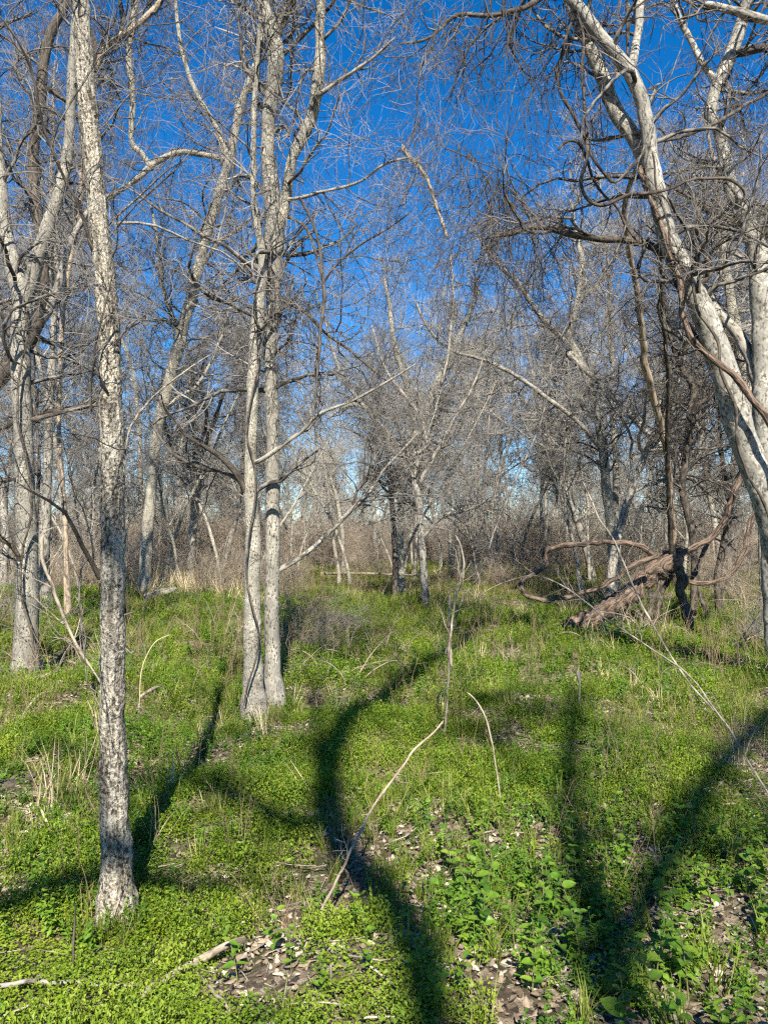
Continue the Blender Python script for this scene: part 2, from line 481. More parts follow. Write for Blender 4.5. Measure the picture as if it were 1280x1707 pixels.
def tree(name, label, trunk, d, limbs=(), mat='grey', limb_mat=None, twig='twig_pale', d1=None, seed=1,
         sides=12, seg=.06, lump=.08, lump_f=14, lump_fz=4, wob=.006, n1=30, n2=8, n3=8, L1=(.8, 2.2), L2=(.4, 1.1), L3=(.2, .5),
         rmin=.0022, t1=(.3, 1), up=.06, cat='tree', rooted=True, n1_limb=None, flare=1.45, group=None, ang1=(35, 80), curl=.25, rmax1=.03):
    rng = np.random.default_rng(seed)
    rows = traced(trunk, d, d1)
    if rooted:
        b = rows[0].copy()
        gz = float(ground_z(b[0], b[1]))
        dirn = rows[0, :3] - rows[1, :3]; dirn /= np.linalg.norm(dirn)
        under = b.copy(); under[3] *= flare * 1.1
        k = max(.12, (b[2] - gz + .12) / max(.25, -dirn[2]))
        under[:3] = b[:3] + dirn * k
        knee = b.copy(); knee[:3] = b[:3] - dirn * min(.22, .4 * np.linalg.norm(rows[1, :3] - rows[0, :3])); knee[3] = .5 * (b[3] + rows[1, 3])
        rows[0, 3] *= 1.18
        rows = np.vstack([under, rows[:1], knee, rows[1:]])
        base = np.array([b[0], b[1], gz])
    else:
        base = rows[0, :3].copy()
    t = thing(name, label, cat, base, group)
    mbt, tr = tube_from(rows, sides, seg, wob, lump, lump_f, lump_fz, rng)
    link('trunk', mbt.mesh('trunk', M[mat], base), t)
    parents = [catmull(tr, 40)]
    weights = [1]
    for lb in limbs:
        pts = lb['p']; dd = lb.get('d', (d, d))
        lr = traced(pts, dd[0], dd[1])
        # root the limb on the nearest trunk or earlier limb axis so that it really joins
        best = None
        for pr in parents:
            dist = np.linalg.norm(pr[:, :3] - lr[0, :3], axis=1)
            j = int(dist.argmin())
            if best is None or dist[j] < best[0]: best = (dist[j], pr[j].copy())
        if best[0] < .8 and lb.get('join', True):
            root = best[1].copy(); root[3] = min(root[3] * .8, lr[0, 3] * 1.15)
            if best[0] > .02: lr = np.vstack([root, lr])
        S = 8 if lr[:, 3].max() > .03 else 6
        mbl, r2 = tube_from(lr, S, .07, lb.get('wob', .012), .10, 16, 5, rng)
        link('limb', mbl.mesh('limb', M[lb.get('mat', limb_mat or mat)], base), t)
        parents.append(catmull(r2, 40)); weights.append(1)
    # crown: branches, branchlets, twigs
    if n1:
        P0 = np.stack([p[:, :3] for p in parents]); R0 = np.stack([p[:, 3] for p in parents])
        crown = MB()
        A = grow(rng, P0[:1], R0[:1], n1, t1, ang1, L1, 9, curl, up, (.3, .65), rmin * 1.5, rmax1, .3)
        if len(P0) > 1:
            B = grow(rng, P0[1:], R0[1:], n1_limb or max(3, n1 // 4), (.15, 1), (25, 75), L1, 9, curl, up, (.3, .6), rmin * 1.5, min(.02, rmax1), .4)
            A = (np.concatenate([A[0], B[0]]), np.concatenate([A[1], B[1]]))
        link('branches', MB().tubes(A[0], A[1], 5).mesh('branches', M['branch'], base), t)['kind'] = 'stuff'
        B = grow(rng, *A, n2, (.15, 1), (25, 70), L2, 6, curl * 1.1, up * .6, (.45, .7), rmin, .012, .4)
        crown.tubes(B[0], B[1], 3)
        C = grow(rng, *B, max(4, n3 - 2), (.1, 1), (25, 65), L3, 4, curl, up, (.5, .8), rmin, .006, .3)
        crown.tubes(C[0], C[1], 3)
        link('crown', crown.mesh('crown', M[twig], base), t)['kind'] = 'stuff'
    return t

# --- tree A: the warty trunk close on the left
tree('warty_bark_tree', 'straight warty pale trunk standing closest on the left, corky dark pits in its bark',
     [(195, 1496, 55.2), (194, 1440, 51.5), (190, 1330, 46.0), (189, 1200, 41.4), (188, 1100, 39.6), (188, 980, 39.6), (189, 880, 38.6), (187, 760, 40.5), (184, 620, 35.0), (180, 520, 34.0),
      (172, 430, 32.2), (160, 320, 30.4), (151, 220, 30.4), (143, 120, 28.5), (134, 0, 26.7), (126, -150, 24.8), (110, -380, 20.2), (120, -700, 11.0)], 3.5, seed=11,
     mat='warty', twig='twig_grey', sides=26, seg=.014, lump=.085, lump_f=60, lump_fz=5, wob=.0015, n1=26, n2=7, n3=5, L1=(.5, 1.3), L2=(.25, .6), L3=(.12, .3), rmin=.0011, t1=(.4, 1), rmax1=.0045,
     limbs=[dict(p=[(170, 968, 10), (152, 930, 9), (135, 900, 8), (122, 870, 7), (112, 855, 6), (88, 838, 5), (60, 826, 4), (20, 800, 3)], d=(3.5, 3.2), mat='dark'),
            dict(p=[(165, 440, 8), (150, 400, 7), (135, 350, 6), (110, 305, 5), (88, 250, 5), (70, 200, 4), (48, 110, 4), (20, 50, 3), (-20, 0, 3)], d=(3.5, 3.0), mat='dark'),
            dict(p=[(172, 385, 4), (200, 357, 4), (225, 335, 3.5), (260, 305, 3), (297, 272, 2)], d=(3.5, 3.1), mat='twin'),
            dict(p=[(178, 372, 5), (215, 372, 4.5), (260, 376, 4), (325, 402, 3.5), (380, 424, 3), (432, 478, 2.5)], d=(3.5, 3.9), mat='grey'),
            dict(p=[(185, 660, 4), (160, 600, 4), (170, 540, 3), (185, 480, 3), (196, 430, 2)], d=(3.45, 3.3), mat='dark'),
            dict(p=[(205, 800, 4), (215, 720, 4), (260, 660, 3.5), (320, 610, 3), (370, 580, 2)], d=(3.5, 3.6), mat='twin'),
            dict(p=[(178, 700, 4), (158, 690, 4), (155, 640, 3.5), (168, 560, 3)], d=(3.5, 3.3), mat='dark')])

# --- tree B: forked smooth tree at the left edge
tree('forked_tree', 'smooth grey forked tree near the left edge, its fork at mid height',
     [(44, 1118, 48.2), (44, 1070, 41.3), (46, 1000, 36.1), (46, 930, 34.4), (43, 840, 31.8), (40, 740, 30.1), (36, 640, 31.0), (33, 570, 31.0), (38, 505, 31.0), (24, 450, 27.5), (10, 390, 23.2), (3, 320, 20.6), (-4, 240, 18.1), (-8, 120, 15.5), (-20, -60, 12.0), (-50, -300, 6.9)],
     9.6, seed=12, mat='smooth', twig='twig_brown', sides=18, seg=.04, lump=.05, lump_f=18, n1=30, n2=8, n3=7, rmin=.0022, t1=(.25, 1),
     limbs=[dict(p=[(42, 500, 26), (62, 440, 24), (80, 380, 24), (98, 325, 21), (110, 280, 19), (117, 210, 17), (122, 120, 16), (128, 0, 13), (140, -160, 9)], d=(9.6, 9.0)),
            dict(p=[(48, 960, 9), (24, 915, 8), (4, 900, 7), (-30, 880, 6)], d=(9.6, 9.2), mat='dark'),
            dict(p=[(38, 800, 7), (10, 800, 6), (-20, 805, 5)], d=(9.6, 9.2), mat='dark'),
            dict(p=[(50, 700, 9), (90, 690, 8), (130, 680, 7), (165, 675, 6)], d=(9.6, 9.9), mat='dark')])

# --- tree C: leaning behind the left edge
tree('leaning_tree', 'dark trunk leaning in from beyond the left edge and bending upright behind the forked tree',
     [(-150, 1060, 34), (-90, 780, 30), (-40, 680, 27), (0, 632, 26), (34, 590, 24), (62, 545, 21), (73, 470, 18), (67, 390, 18), (58, 320, 18), (57, 250, 16), (68, 160, 17), (74, 100, 16), (90, 45, 15), (112, 0, 14), (150, -120, 11), (170, -300, 7)],
     12.5, seed=13, mat='dark', twig='twig_brown', n1=28, n2=8, n3=7, sides=10, t1=(.3, 1), rmin=.0026,
     limbs=[dict(p=[(70, 145, 10), (100, 160, 9), (122, 185, 8), (150, 240, 6), (170, 300, 4)], d=(12.5, 12.8)),
            dict(p=[(-30, 690, 11), (0, 712, 10), (30, 700, 10), (60, 690, 9), (110, 682, 8), (150, 675, 6), (180, 640, 4)], d=(12.5, 12.0)),
            dict(p=[(66, 540, 14), (88, 505, 14), (105, 450, 12), (120, 400, 10), (150, 350, 8), (190, 320, 5)], d=(12.5, 12.9), mat='grey')])

# --- tree E: leaning tree behind A
tree('leaning_tree', 'slender pale tree leaning right, between the warty trunk and the twin trunks',
     [(241, 1002, 23), (243, 950, 21), (246, 890, 20), (254, 800, 18), (263, 720, 18), (274, 670, 18), (289, 610, 20), (300, 570, 19), (314, 515, 19), (330, 450, 18), (346, 385, 17), (364, 325, 16), (384, 260, 15), (398, 190, 13), (414, 138, 12), (432, 90, 10), (446, 0, 8), (470, -120, 5)],
     18.5, seed=14, mat='twin', twig='twig_grey', n1=54, n2=8, n3=8, L1=(1.2, 3.2), L2=(.6, 1.5), L3=(.3, .8), rmin=.0042, sides=10, seg=.1,
     limbs=[dict(p=[(382, 268, 10), (340, 258, 10), (298, 254, 10), (258, 272, 11), (226, 300, 10), (182, 330, 8), (150, 350, 6)], d=(18.5, 18)),
            dict(p=[(252, 280, 9), (236, 255, 9), (220, 235, 9), (222, 160, 10), (216, 80, 10), (228, 0, 9), (240, -90, 6)], d=(18.2, 17.8)),
            dict(p=[(300, 560, 9), (285, 520, 8), (270, 470, 7), (262, 400, 5), (250, 330, 4)], d=(18.5, 19)),
            dict(p=[(380, 265, 9), (360, 210, 8), (325, 150, 8), (305, 90, 7), (296, 30, 6), (290, -40, 4)], d=(18.5, 19)),
            dict(p=[(330, 450, 8), (370, 400, 7), (400, 380, 6), (420, 360, 4)], d=(18.5, 18)),
            dict(p=[(268, 690, 7), (300, 660, 6), (330, 640, 5), (370, 560, 4), (390, 480, 3)], d=(18.5, 19))])

# --- tree D: dark limbs crossing behind A at the top left
tree('slim_tree', 'slim dark tree with crossing limbs just behind the warty trunk at upper left',
     [(112, 960, 9), (108, 850, 9), (100, 740, 8), (99, 650, 8), (104, 550, 8), (112, 470, 8), (124, 400, 9), (135, 330, 9), (140, 250, 9), (155, 150, 10), (165, 100, 11), (195, 65, 11), (232, 40, 10), (270, 0, 9), (310, -70, 6)],
     14, seed=15, mat='tanvine', limb_mat='dark', twig='twig_brown', n1=30, n2=8, n3=8, sides=8, rmin=.003, t1=(.4, 1),
     limbs=[dict(p=[(160, 100, 10), (150, 50, 9), (120, -30, 7)], d=(14, 14)),
            dict(p=[(200, 62, 9), (205, 30, 8), (190, -40, 6)], d=(14, 14.4)),
            dict(p=[(60, 1010, 6), (62, 880, 6), (66, 780, 6), (62, 700, 5), (60, 640, 4)], d=(14, 14.4), join=False)])

# --- twin trunks F1 / F2
tree('twin_trunk_tree', 'left and nearer of the twin pale trunks, cream bark flecked dark',
     [(424, 1166, 37.8), (422, 1130, 33.5), (421, 1060, 29.2), (421, 980, 27.5), (422, 900, 25.8), (420, 850, 23.2), (417, 800, 20.6), (419, 720, 18.9), (421, 660, 19.8), (425, 600, 21.5), (428, 550, 22.4), (434, 490, 18.9), (438, 440, 15.5), (430, 380, 11.2), (423, 330, 9.5), (423, 260, 9.5), (424, 190, 8.6), (430, 90, 6.9), (436, 0, 5.2)],
     7.7, seed=16, mat='twin', twig='twig_brown', sides=18, seg=.03, lump=.06, lump_f=30, n1=14, n2=8, n3=8, L1=(.6, 1.4), L2=(.3, .8), L3=(.15, .4), rmin=.0018, wob=.004, t1=(.3, .9), d1=7.9,
     limbs=[dict(p=[(412, 822, 12), (396, 792, 10), (372, 766, 9), (340, 745, 7), (306, 722, 6), (282, 690, 5), (262, 660, 3)], d=(7.75, 7.4), mat='dark'),
            dict(p=[(400, 800, 9), (370, 785, 8), (340, 780, 7), (300, 765, 6), (275, 740, 5), (250, 700, 3)], d=(7.75, 8.3), mat='dark'),
            dict(p=[(424, 772, 8), (458, 752, 8), (500, 721, 7), (530, 692, 6), (580, 670, 5), (640, 640, 4), (700, 600, 2.5)], d=(7.75, 7.2), mat='grey')])
tree('twin_trunk_tree', 'right and smoother of the twin pale trunks, forking high up with a dark knot band',
     [(455, 1142, 31.0), (454, 1080, 25.8), (453, 1000, 24.1), (455, 920, 24.1), (455, 850, 24.1), (455, 780, 22.4), (455, 700, 21.5), (453, 640, 20.6), (449, 600, 18.9), (453, 555, 18.9), (456, 500, 23.2), (456, 440, 28.4), (458, 385, 32.7), (453, 320, 27.5), (447, 250, 23.2), (450, 180, 23.2), (460, 115, 29.2), (455, 60, 26.7), (436, 0, 23.2), (412, -110, 18.9), (390, -300, 12.0)],
     8.1, seed=17, mat='smooth', twig='twig_grey', sides=18, seg=.03, lump=.06, lump_f=20, n1=40, n2=8, n3=7, L1=(.8, 2.2), L2=(.4, 1.1), L3=(.2, .5), rmin=.002, wob=.004, t1=(.35, 1),
     limbs=[dict(p=[(462, 385, 24), (474, 340, 20), (480, 305, 19), (490, 258, 19), (506, 225, 19), (522, 190, 20), (529, 135, 20), (532, 60, 18), (536, 0, 15), (548, -120, 10)], d=(8.1, 7.7), mat='twin'),
            dict(p=[(458, 70, 18), (472, 30, 17), (490, -10, 15), (520, -100, 10)], d=(8.1, 8.4), mat='dark'),
            dict(p=[(462, 952, 12), (480, 942, 9), (505, 925, 8), (540, 896, 7), (584, 852, 7), (608, 828, 6), (646, 778, 5), (664, 758, 4), (700, 720, 2.5)], d=(8.1, 8.8), mat='grey'),
            dict(p=[(590, 846, 5), (598, 815, 5), (612, 790, 4), (632, 765, 3)], d=(8.6, 8.8), mat='dark'),
            dict(p=[(530, 160, 8), (560, 140, 7), (590, 120, 6), (630, 90, 5), (660, 60, 3)], d=(7.7, 7.4), mat='grey'),
            dict(p=[(500, 330, 6), (560, 315, 5), (600, 300, 4.5), (640, 275, 4), (690, 260, 3)], d=(7.9, 7.3), mat='grey'),
            dict(p=[(475, 360, 6), (510, 380, 5), (530, 440, 5), (540, 480, 5), (535, 560, 5), (527, 620, 4), (526, 690, 3)], d=(8.1, 7.6), mat='dark'),
            dict(p=[(540, 470, 4), (560, 440, 4), (600, 410, 4), (640, 385, 3), (690, 350, 2)], d=(7.8, 7.5), mat='dark'),
            dict(p=[(470, 500, 6), (510, 520, 6), (550, 560, 5), (600, 600, 4), (650, 640, 3)], d=(8.1, 8.4), mat='dark')])

# --- tree G
tree('crooked_tree', 'short pale crooked tree between the slender leaner and the twin trunks',
     [(316, 985, 14), (318, 930, 13), (322, 880, 14), (327, 830, 15), (329, 780, 16), (327, 740, 12), (322, 690, 9), (318, 640, 7), (310, 560, 5)],
     22, seed=18, mat='twin', limb_mat='dark', twig='twig_brown', n1=26, n2=9, n3=9, L1=(1, 2.4), L2=(.6, 1.4), L3=(.3, .8), rmin=.0046, sides=9, seg=.12,
     limbs=[dict(p=[(328, 790, 10), (305, 772, 9), (285, 745, 8), (275, 710, 6), (265, 670, 4)], d=(22, 21)),
            dict(p=[(330, 780, 8), (350, 720, 7), (365, 680, 6), (380, 640, 4)], d=(22, 22.5)),
            dict(p=[(327, 760, 7), (345, 700, 6), (335, 640, 5), (345, 580, 4)], d=(22, 23))])

# --- middle distance: dark forked tree and its pale neighbours
tree('dark_forked_tree', 'dark slender tree bending left at mid height in the centre of the clearing',
     [(711, 1016, 14), (706, 950, 13), (703, 900, 12), (700, 858, 12), (694, 816, 12), (677, 775, 12), (659, 738, 11), (635, 712, 10), (620, 692, 9), (600, 675, 8), (575, 678, 6), (545, 700, 3)],
     17.5, seed=19, mat='grey', twig='twig_grey', n1=30, n2=8, n3=7, L1=(1, 2.8), L2=(.5, 1.3), L3=(.3, .7), rmin=.0034, sides=9, seg=.1, t1=(.35, 1), n1_limb=14,
     limbs=[dict(p=[(702, 800, 8), (726, 757, 7), (747, 718, 6), (762, 689, 5), (790, 640, 4), (810, 580, 3)], d=(17.5, 17)),
            dict(p=[(672, 765, 8), (709, 745, 7), (706, 709, 6), (694, 683, 6), (670, 653, 5), (640, 610, 4), (620, 540, 3)], d=(17.5, 17.8)),
            dict(p=[(706, 895, 7), (738, 861, 6), (774, 852, 5), (820, 830, 4)], d=(17.5, 17)),
            dict(p=[(618, 690, 7), (585, 650, 6), (560, 600, 5), (545, 545, 4), (525, 480, 3)], d=(17.5, 17)),
            dict(p=[(700, 850, 6), (690, 800, 6), (720, 700, 6), (745, 600, 5), (755, 500, 4), (750, 420, 3)], d=(17.5, 18))])
tree('pale_slanted_tree', 'pale tree slanting right just behind the dark central tree',
     [(669, 985, 13), (667, 932, 12), (668, 873, 12), (670, 828, 13), (676, 798, 14), (685, 754, 15), (700, 715, 14), (714, 674, 13), (732, 630, 12), (748, 595, 10), (775, 540, 8), (800, 480, 5)],
     21, seed=20, mat='twin', twig='twig_pale', n1=44, n2=9, n3=9, L1=(1, 2.8), L2=(.6, 1.4), L3=(.3, .8), rmin=.0044, sides=9, seg=.12,
     limbs=[dict(p=[(690, 735, 10), (686, 690, 9), (680, 645, 9), (666, 605, 9), (655, 560, 8), (650, 515, 7), (640, 460, 4)], d=(21, 21.5)),
            dict(p=[(735, 625, 7), (760, 600, 6), (775, 590, 5), (810, 560, 3)], d=(21, 20))])
tree('thin_dark_tree', 'thin straight dark trunk touching the left side of the pale slanted tree',
     [(658, 1006, 10), (658, 932, 9), (655, 858, 9), (650, 800, 8), (640, 730, 6), (628, 660, 4), (620, 600, 3)], 19.5, seed=21, mat='dark', twig='twig_brown',
     n1=24, n2=9, n3=8, L1=(.8, 2), L2=(.5, 1.2), L3=(.3, .7), rmin=.0042, sides=8, seg=.12)

# --- right: big leaning pale tree
tree('pale_leaning_tree', 'big pale blotched trunk leaning left across the right side, forking near the top',
     [(1345, 1150, 58), (1318, 1000, 52), (1295, 900, 48), (1274, 830, 46), (1253, 770, 45), (1232, 715, 45.1), (1217, 660, 45.1), (1203, 610, 43.2), (1186, 560, 40.5), (1168, 515, 37.7), (1148, 475, 35.9), (1126, 430, 35.0), (1110, 385, 31.3), (1096, 330, 28.5), (1086, 280, 27.6), (1080, 225, 23.9), (1070, 170, 23.0), (1052, 124, 23.0), (1032, 98, 22.1), (1000, 60, 21.2), (968, 18, 20.2), (930, -30, 18.4), (860, -120, 13.8), (800, -220, 8.3)],
     9.2, seed=22, mat='birch', twig='twig_brown', sides=20, seg=.035, lump=.05, lump_f=14, n1=34, n2=7, n3=6, L1=(.8, 2.6), L2=(.4, 1.2), L3=(.2, .55), rmin=.0022, t1=(.4, 1), d1=8.2,
     limbs=[dict(p=[(1084, 290, 28), (1073, 262, 27), (1055, 225, 27), (1027, 186, 27), (1002, 128, 24), (982, 78, 22), (958, 28, 20), (935, -40, 17), (915, -160, 10)], d=(8.75, 8.9), mat='birch'),
            dict(p=[(1050, 115, 16), (1058, 85, 15), (1064, 45, 14), (1067, 0, 13), (1075, -90, 9)], d=(8.5, 8.9), mat='birch'),
            dict(p=[(1110, 425, 16), (1085, 408, 14), (1060, 400, 13), (1010, 398, 12), (960, 390, 11), (925, 382, 10), (890, 381, 9), (855, 388, 8), (836, 391, 6), (800, 400, 3)], d=(8.9, 8.6), mat='dark', wob=.02),
            dict(p=[(930, -30, 10), (880, 10, 9), (820, 25, 8), (760, 28, 7), (715, 62, 5), (660, 75, 4)], d=(8.4, 8.0), mat='dark', join=False),
            dict(p=[(1172, 515, 8), (1165, 480, 8), (1185, 455, 8), (1180, 430, 7), (1200, 405, 6), (1215, 385, 4)], d=(9.1, 8.9), mat='dark'),
            dict(p=[(1180, 460, 8), (1175, 420, 7), (1160, 390, 6), (1165, 340, 4)], d=(9.0, 8.7), mat='dark')])
# --- R3
tree('right_edge_tree', 'tall pale tree at the right edge with a crooked upper trunk',
     [(1300, 1100, 46), (1290, 950, 42), (1282, 820, 39), (1276, 716, 37), (1273, 653, 36), (1272, 600, 35), (1270, 540, 35), (1266, 440, 35), (1258, 400, 30), (1244, 368, 26), (1222, 326, 22), (1208, 270, 21), (1196, 212, 20), (1182, 190, 19), (1196, 136, 20), (1214, 98, 22), (1232, 50, 20), (1242, 10, 18), (1255, -80, 14), (1270, -240, 8)],
     11, seed=23, mat='birch', twig='twig_brown', sides=14, seg=.05, n1=34, n2=7, n3=6, L1=(1, 2.6), rmin=.0026, t1=(.35, 1),
     limbs=[dict(p=[(1196, 140, 12), (1175, 110, 11), (1155, 75, 11), (1132, 32, 10), (1115, -20, 7)], d=(11, 11.3)),
            dict(p=[(1268, 655, 22), (1258, 620, 21), (1248, 594, 20), (1236, 569, 20), (1221, 548, 19), (1196, 522, 17), (1180, 490, 12), (1160, 440, 8)], d=(11, 11.8), mat='grey'),
            dict(p=[(1262, 420, 20), (1275, 380, 16), (1290, 340, 14)], d=(11, 10.8), mat='dark'),
            dict(p=[(1285, 34, 16), (1255, 30, 15), (1230, 20, 14), (1200, 12, 11), (1168, 6, 9)], d=(10.6, 10.4), mat='grey', join=False),
            dict(p=[(1222, 90, 14), (1250, 85, 13), (1285, 75, 12)], d=(11, 10.6), mat='dark'),
            dict(p=[(1240, 372, 8), (1205, 362, 8), (1150, 330, 6), (1100, 300, 4)], d=(11, 10.5), mat='dark')])
tree('thin_pale_tree', 'thin pale trunk showing between the big leaning trunk and the right edge tree',
     [(1302, 1030, 24), (1284, 880, 21), (1266, 780, 20), (1250, 700, 19), (1240, 620, 18), (1226, 545, 17), (1214, 480, 16), (1204, 420, 14), (1200, 360, 10), (1190, 280, 7), (1170, 180, 4)], 14.5, seed=24, mat='twin',
     twig='twig_pale', sides=9, seg=.1, n1=34, n2=9, n3=8, rmin=.003, t1=(.4, 1))
# --- R4 mid right
tree('pale_branching_tree', 'pale slim tree with a low left limb reaching far over the clearing, right of centre',
     [(1026, 992, 18), (1022, 940, 16), (1017, 875, 16), (1010, 810, 16), (1005, 750, 15), (995, 695, 14), (980, 635, 13), (962, 592, 13), (948, 560, 11), (958, 520, 10), (967, 475, 11), (970, 435, 10), (962, 400, 8), (950, 330, 5)],
     20, seed=25, mat='twin', twig='twig_pale', sides=10, seg=.1, n1=50, n2=9, n3=8, L1=(1, 2.6), L2=(.5, 1.4), L3=(.3, .8), rmin=.0042, n1_limb=12,
     limbs=[dict(p=[(948, 590, 10), (970, 612, 10), (1000, 640, 10), (1040, 680, 10), (1080, 725, 9), (1108, 752, 8), (1130, 800, 6)], d=(20, 19.5), mat='grey'),
            dict(p=[(944, 572, 10), (895, 520, 9), (865, 475, 8), (840, 450, 7), (810, 415, 6), (790, 380, 4)], d=(20, 19), mat='grey'),
            dict(p=[(1003, 750, 9), (965, 705, 8), (920, 670, 7.5), (865, 630, 7), (805, 600, 6), (755, 585, 5), (715, 550, 4), (690, 500, 3)], d=(20, 18.5), mat='grey'),
            dict(p=[(968, 500, 6), (1000, 470, 6), (1015, 440, 5), (1040, 400, 3)], d=(20, 20.5), mat='dark')])
# --- dark crooked tree behind the log
tree('dark_crooked_tree', 'black crooked trunk with a candelabra fork rising behind the looping log',
     [(1152, 1046, 14), (1156, 990, 12), (1157, 940, 12), (1153, 890, 12), (1144, 850, 12), (1136, 812, 12), (1142, 770, 12), (1147, 720, 13), (1152, 680, 13), (1155, 648, 12), (1135, 612, 8), (1120, 570, 7), (1108, 500, 5), (1095, 420, 4)],
     14.6, seed=26, mat='dark', twig='twig_dark', sides=9, seg=.08, n1=40, n2=9, n3=8, rmin=.003, t1=(.3, 1),
     limbs=[dict(p=[(1156, 648, 8), (1166, 640, 8), (1184, 618, 7), (1200, 580, 5), (1205, 530, 3)], d=(14.6, 15)),
            dict(p=[(1152, 684, 8), (1175, 668, 8), (1192, 651, 7), (1215, 610, 4)], d=(14.6, 14.2))])
tree('dark_slim_tree', 'dark slim trunk right of the looping log, its foot spread on the grass',
     [(1202, 1034, 18), (1197, 990, 14), (1196, 960, 13), (1200, 930, 12), (1208, 895, 11), (1215, 850, 9), (1205, 780, 8), (1198, 700, 6), (1205, 620, 4)], 15.5, seed=27, mat='dark', twig='twig_brown', sides=9, seg=.08, n1=30, n2=9, n3=8, rmin=.003, flare=1.6)

# ------------------------------------------------------------------ the looping log and thick vines
def rope(name, label, cat, pts, d, mat, seed, sides=10, seg=.05, lump=.12, wob=.01, n1=0, twig='twig_brown', capped=False, group=None, **kw):
    rng = np.random.default_rng(seed)
    rows = traced(pts, *d)
    if capped:
        e = rows[-1].copy(); e[:3] += (rows[-1, :3] - rows[-2, :3]) / np.linalg.norm(rows[-1, :3] - rows[-2, :3]) * .004
        s = rows[0].copy(); s[3] = .002; s[:3] += (rows[0, :3] - rows[1, :3]) / np.linalg.norm(rows[0, :3] - rows[1, :3]) * .004
    base = rows[0, :3].copy(); base[2] = min(base[2], float(ground_z(base[0], base[1])) if kw.get('grounded') else base[2])
    mb, r = tube_from(rows, sides, seg, wob, lump, kw.get('lump_f', 18), kw.get('lump_fz', 5), rng)
    if n1:
        P = catmull(r, 40)[None]
        A = grow(rng, P[:, :, :3], P[:, :, 3], n1, (.05, 1), (30, 80), kw.get('L1', (.3, .9)), 7, .2, kw.get('up', -.02), (.2, .4), kw.get('rmin', .0022), .01)
        B = grow(rng, *A, kw.get('n2', 5), (.1, 1), (30, 70), (.15, .45), 4, .25, 0, (.5, .8), kw.get('rmin', .0022) * .9, .006)
        o = thing(name, label, cat, base, group)
        link('stem', mb.mesh('stem', M[mat], base), o)
        link('side_twigs', MB().tubes(*A, 4).tubes(*B, 3).mesh('side_twigs', M[twig], base), o)['kind'] = 'stuff'
        return o
    o = link(name, mb.mesh(name, M[mat], base), None, base)
    return tag(o, label, cat, group)

DL = 13.7
rng = np.random.default_rng(40)
lg = thing('looping_log', 'reddish brown shaggy fallen vine trunk with a big sideways loop', 'log', on_ground(940, 1056))
lb = np.array(lg.location)
def part(name, pts, d, mat, S=12, seg=.04, lump=.24, fz=3, wob=.035, f=26):
    mb, r = tube_from(traced(pts, *d), S, seg, wob, lump, f, fz, rng)
    link(name, mb.mesh(name, M[mat], lb), lg)
    return r
r_log = part('trunk', [(918, 1072, 25.5), (940, 1056, 30.6), (965, 1042, 34.0), (990, 1028, 33.1), (1012, 1014, 32.3), (1030, 1003, 30.6), (1050, 988, 30.6), (1068, 972, 32.3), (1090, 952, 34.0), (1108, 938, 34.0), (1122, 930, 28.9), (1136, 921, 17.0), (1142, 918, 8.5)], (13.6, 13.9), 'vine', 18, .03)
part('loop', [(1104, 938, 12.3), (1088, 925, 9.6), (1070, 912, 8.9), (1050, 907, 8.9), (1020, 904, 8.3), (980, 906, 8.3), (945, 910, 8.9), (920, 914, 9.6), (909, 922, 10.3), (908, 932, 8.9), (911, 940, 7.6), (903, 949, 6.9), (888, 958, 6.9), (873, 968, 7.6), (869, 982, 7.6), (880, 993, 7.6), (902, 998, 7.6), (935, 998, 7.6), (960, 993, 7.6), (1000, 978, 8.3), (1040, 955, 8.3), (1072, 935, 8.9), (1095, 928, 8.3)], (13.9, 13.2), 'vine', 12, .04, .18)
r_arm = part('arm', [(1112, 938, 16.2), (1130, 925, 11.9), (1150, 915, 10.6), (1180, 899, 10.6), (1204, 872, 10.0), (1219, 832, 9.4), (1234, 792, 9.4), (1256, 760, 8.7), (1282, 738, 8.7), (1310, 690, 7.5), (1330, 620, 6.2), (1345, 500, 5.0), (1350, 330, 4.4)], (13.9, 12.6), 'vine', 12, .05, .16)
part('prop', [(1118, 936, 20.2), (1130, 945, 18.7), (1133, 970, 15.8), (1134, 990, 15.1), (1140, 1015, 15.8), (1147, 1036, 15.8), (1151, 1058, 17.3), (1152, 1070, 18.7)], (13.9, 13.6), 'dark', 12, .04)
part('prop', [(1110, 945, 12), (1094, 985, 11), (1082, 1015, 11), (1068, 1052, 12), (1064, 1066, 12)], (13.9, 13.7), 'dark', 9, .05)
part('prop', [(1120, 950, 9), (1100, 1000, 8), (1085, 1050, 8), (1080, 1066, 8)], (14.1, 14.1), 'dark', 8, .05)
part('arm', [(1132, 958, 8.6), (1150, 970, 7.9), (1180, 973, 8.6), (1212, 962, 8.6), (1234, 938, 8.6), (1246, 902, 8.6), (1252, 858, 7.2), (1262, 800, 5.8), (1280, 740, 4.3), (1300, 640, 3.6)], (13.9, 13.6), 'vine', 10, .05, .12)
sh = catmull(r_log, 40)[None]
A = grow(rng, sh[:, :, :3], sh[:, :, 3], 120, (.3, 1), (20, 90), (.3, 1.1), 6, .25, .02, (.03, .05), .0035, .007)
B = grow(rng, *A, 3, (.2, 1), (30, 80), (.2, .5), 4, .3, 0, (.5, .8), .003, .006)
link('shaggy_twigs', MB().tubes(*A, 4).tubes(*B, 3).mesh('shaggy_twigs', M['twig_brown'], lb), lg)['kind'] = 'stuff'

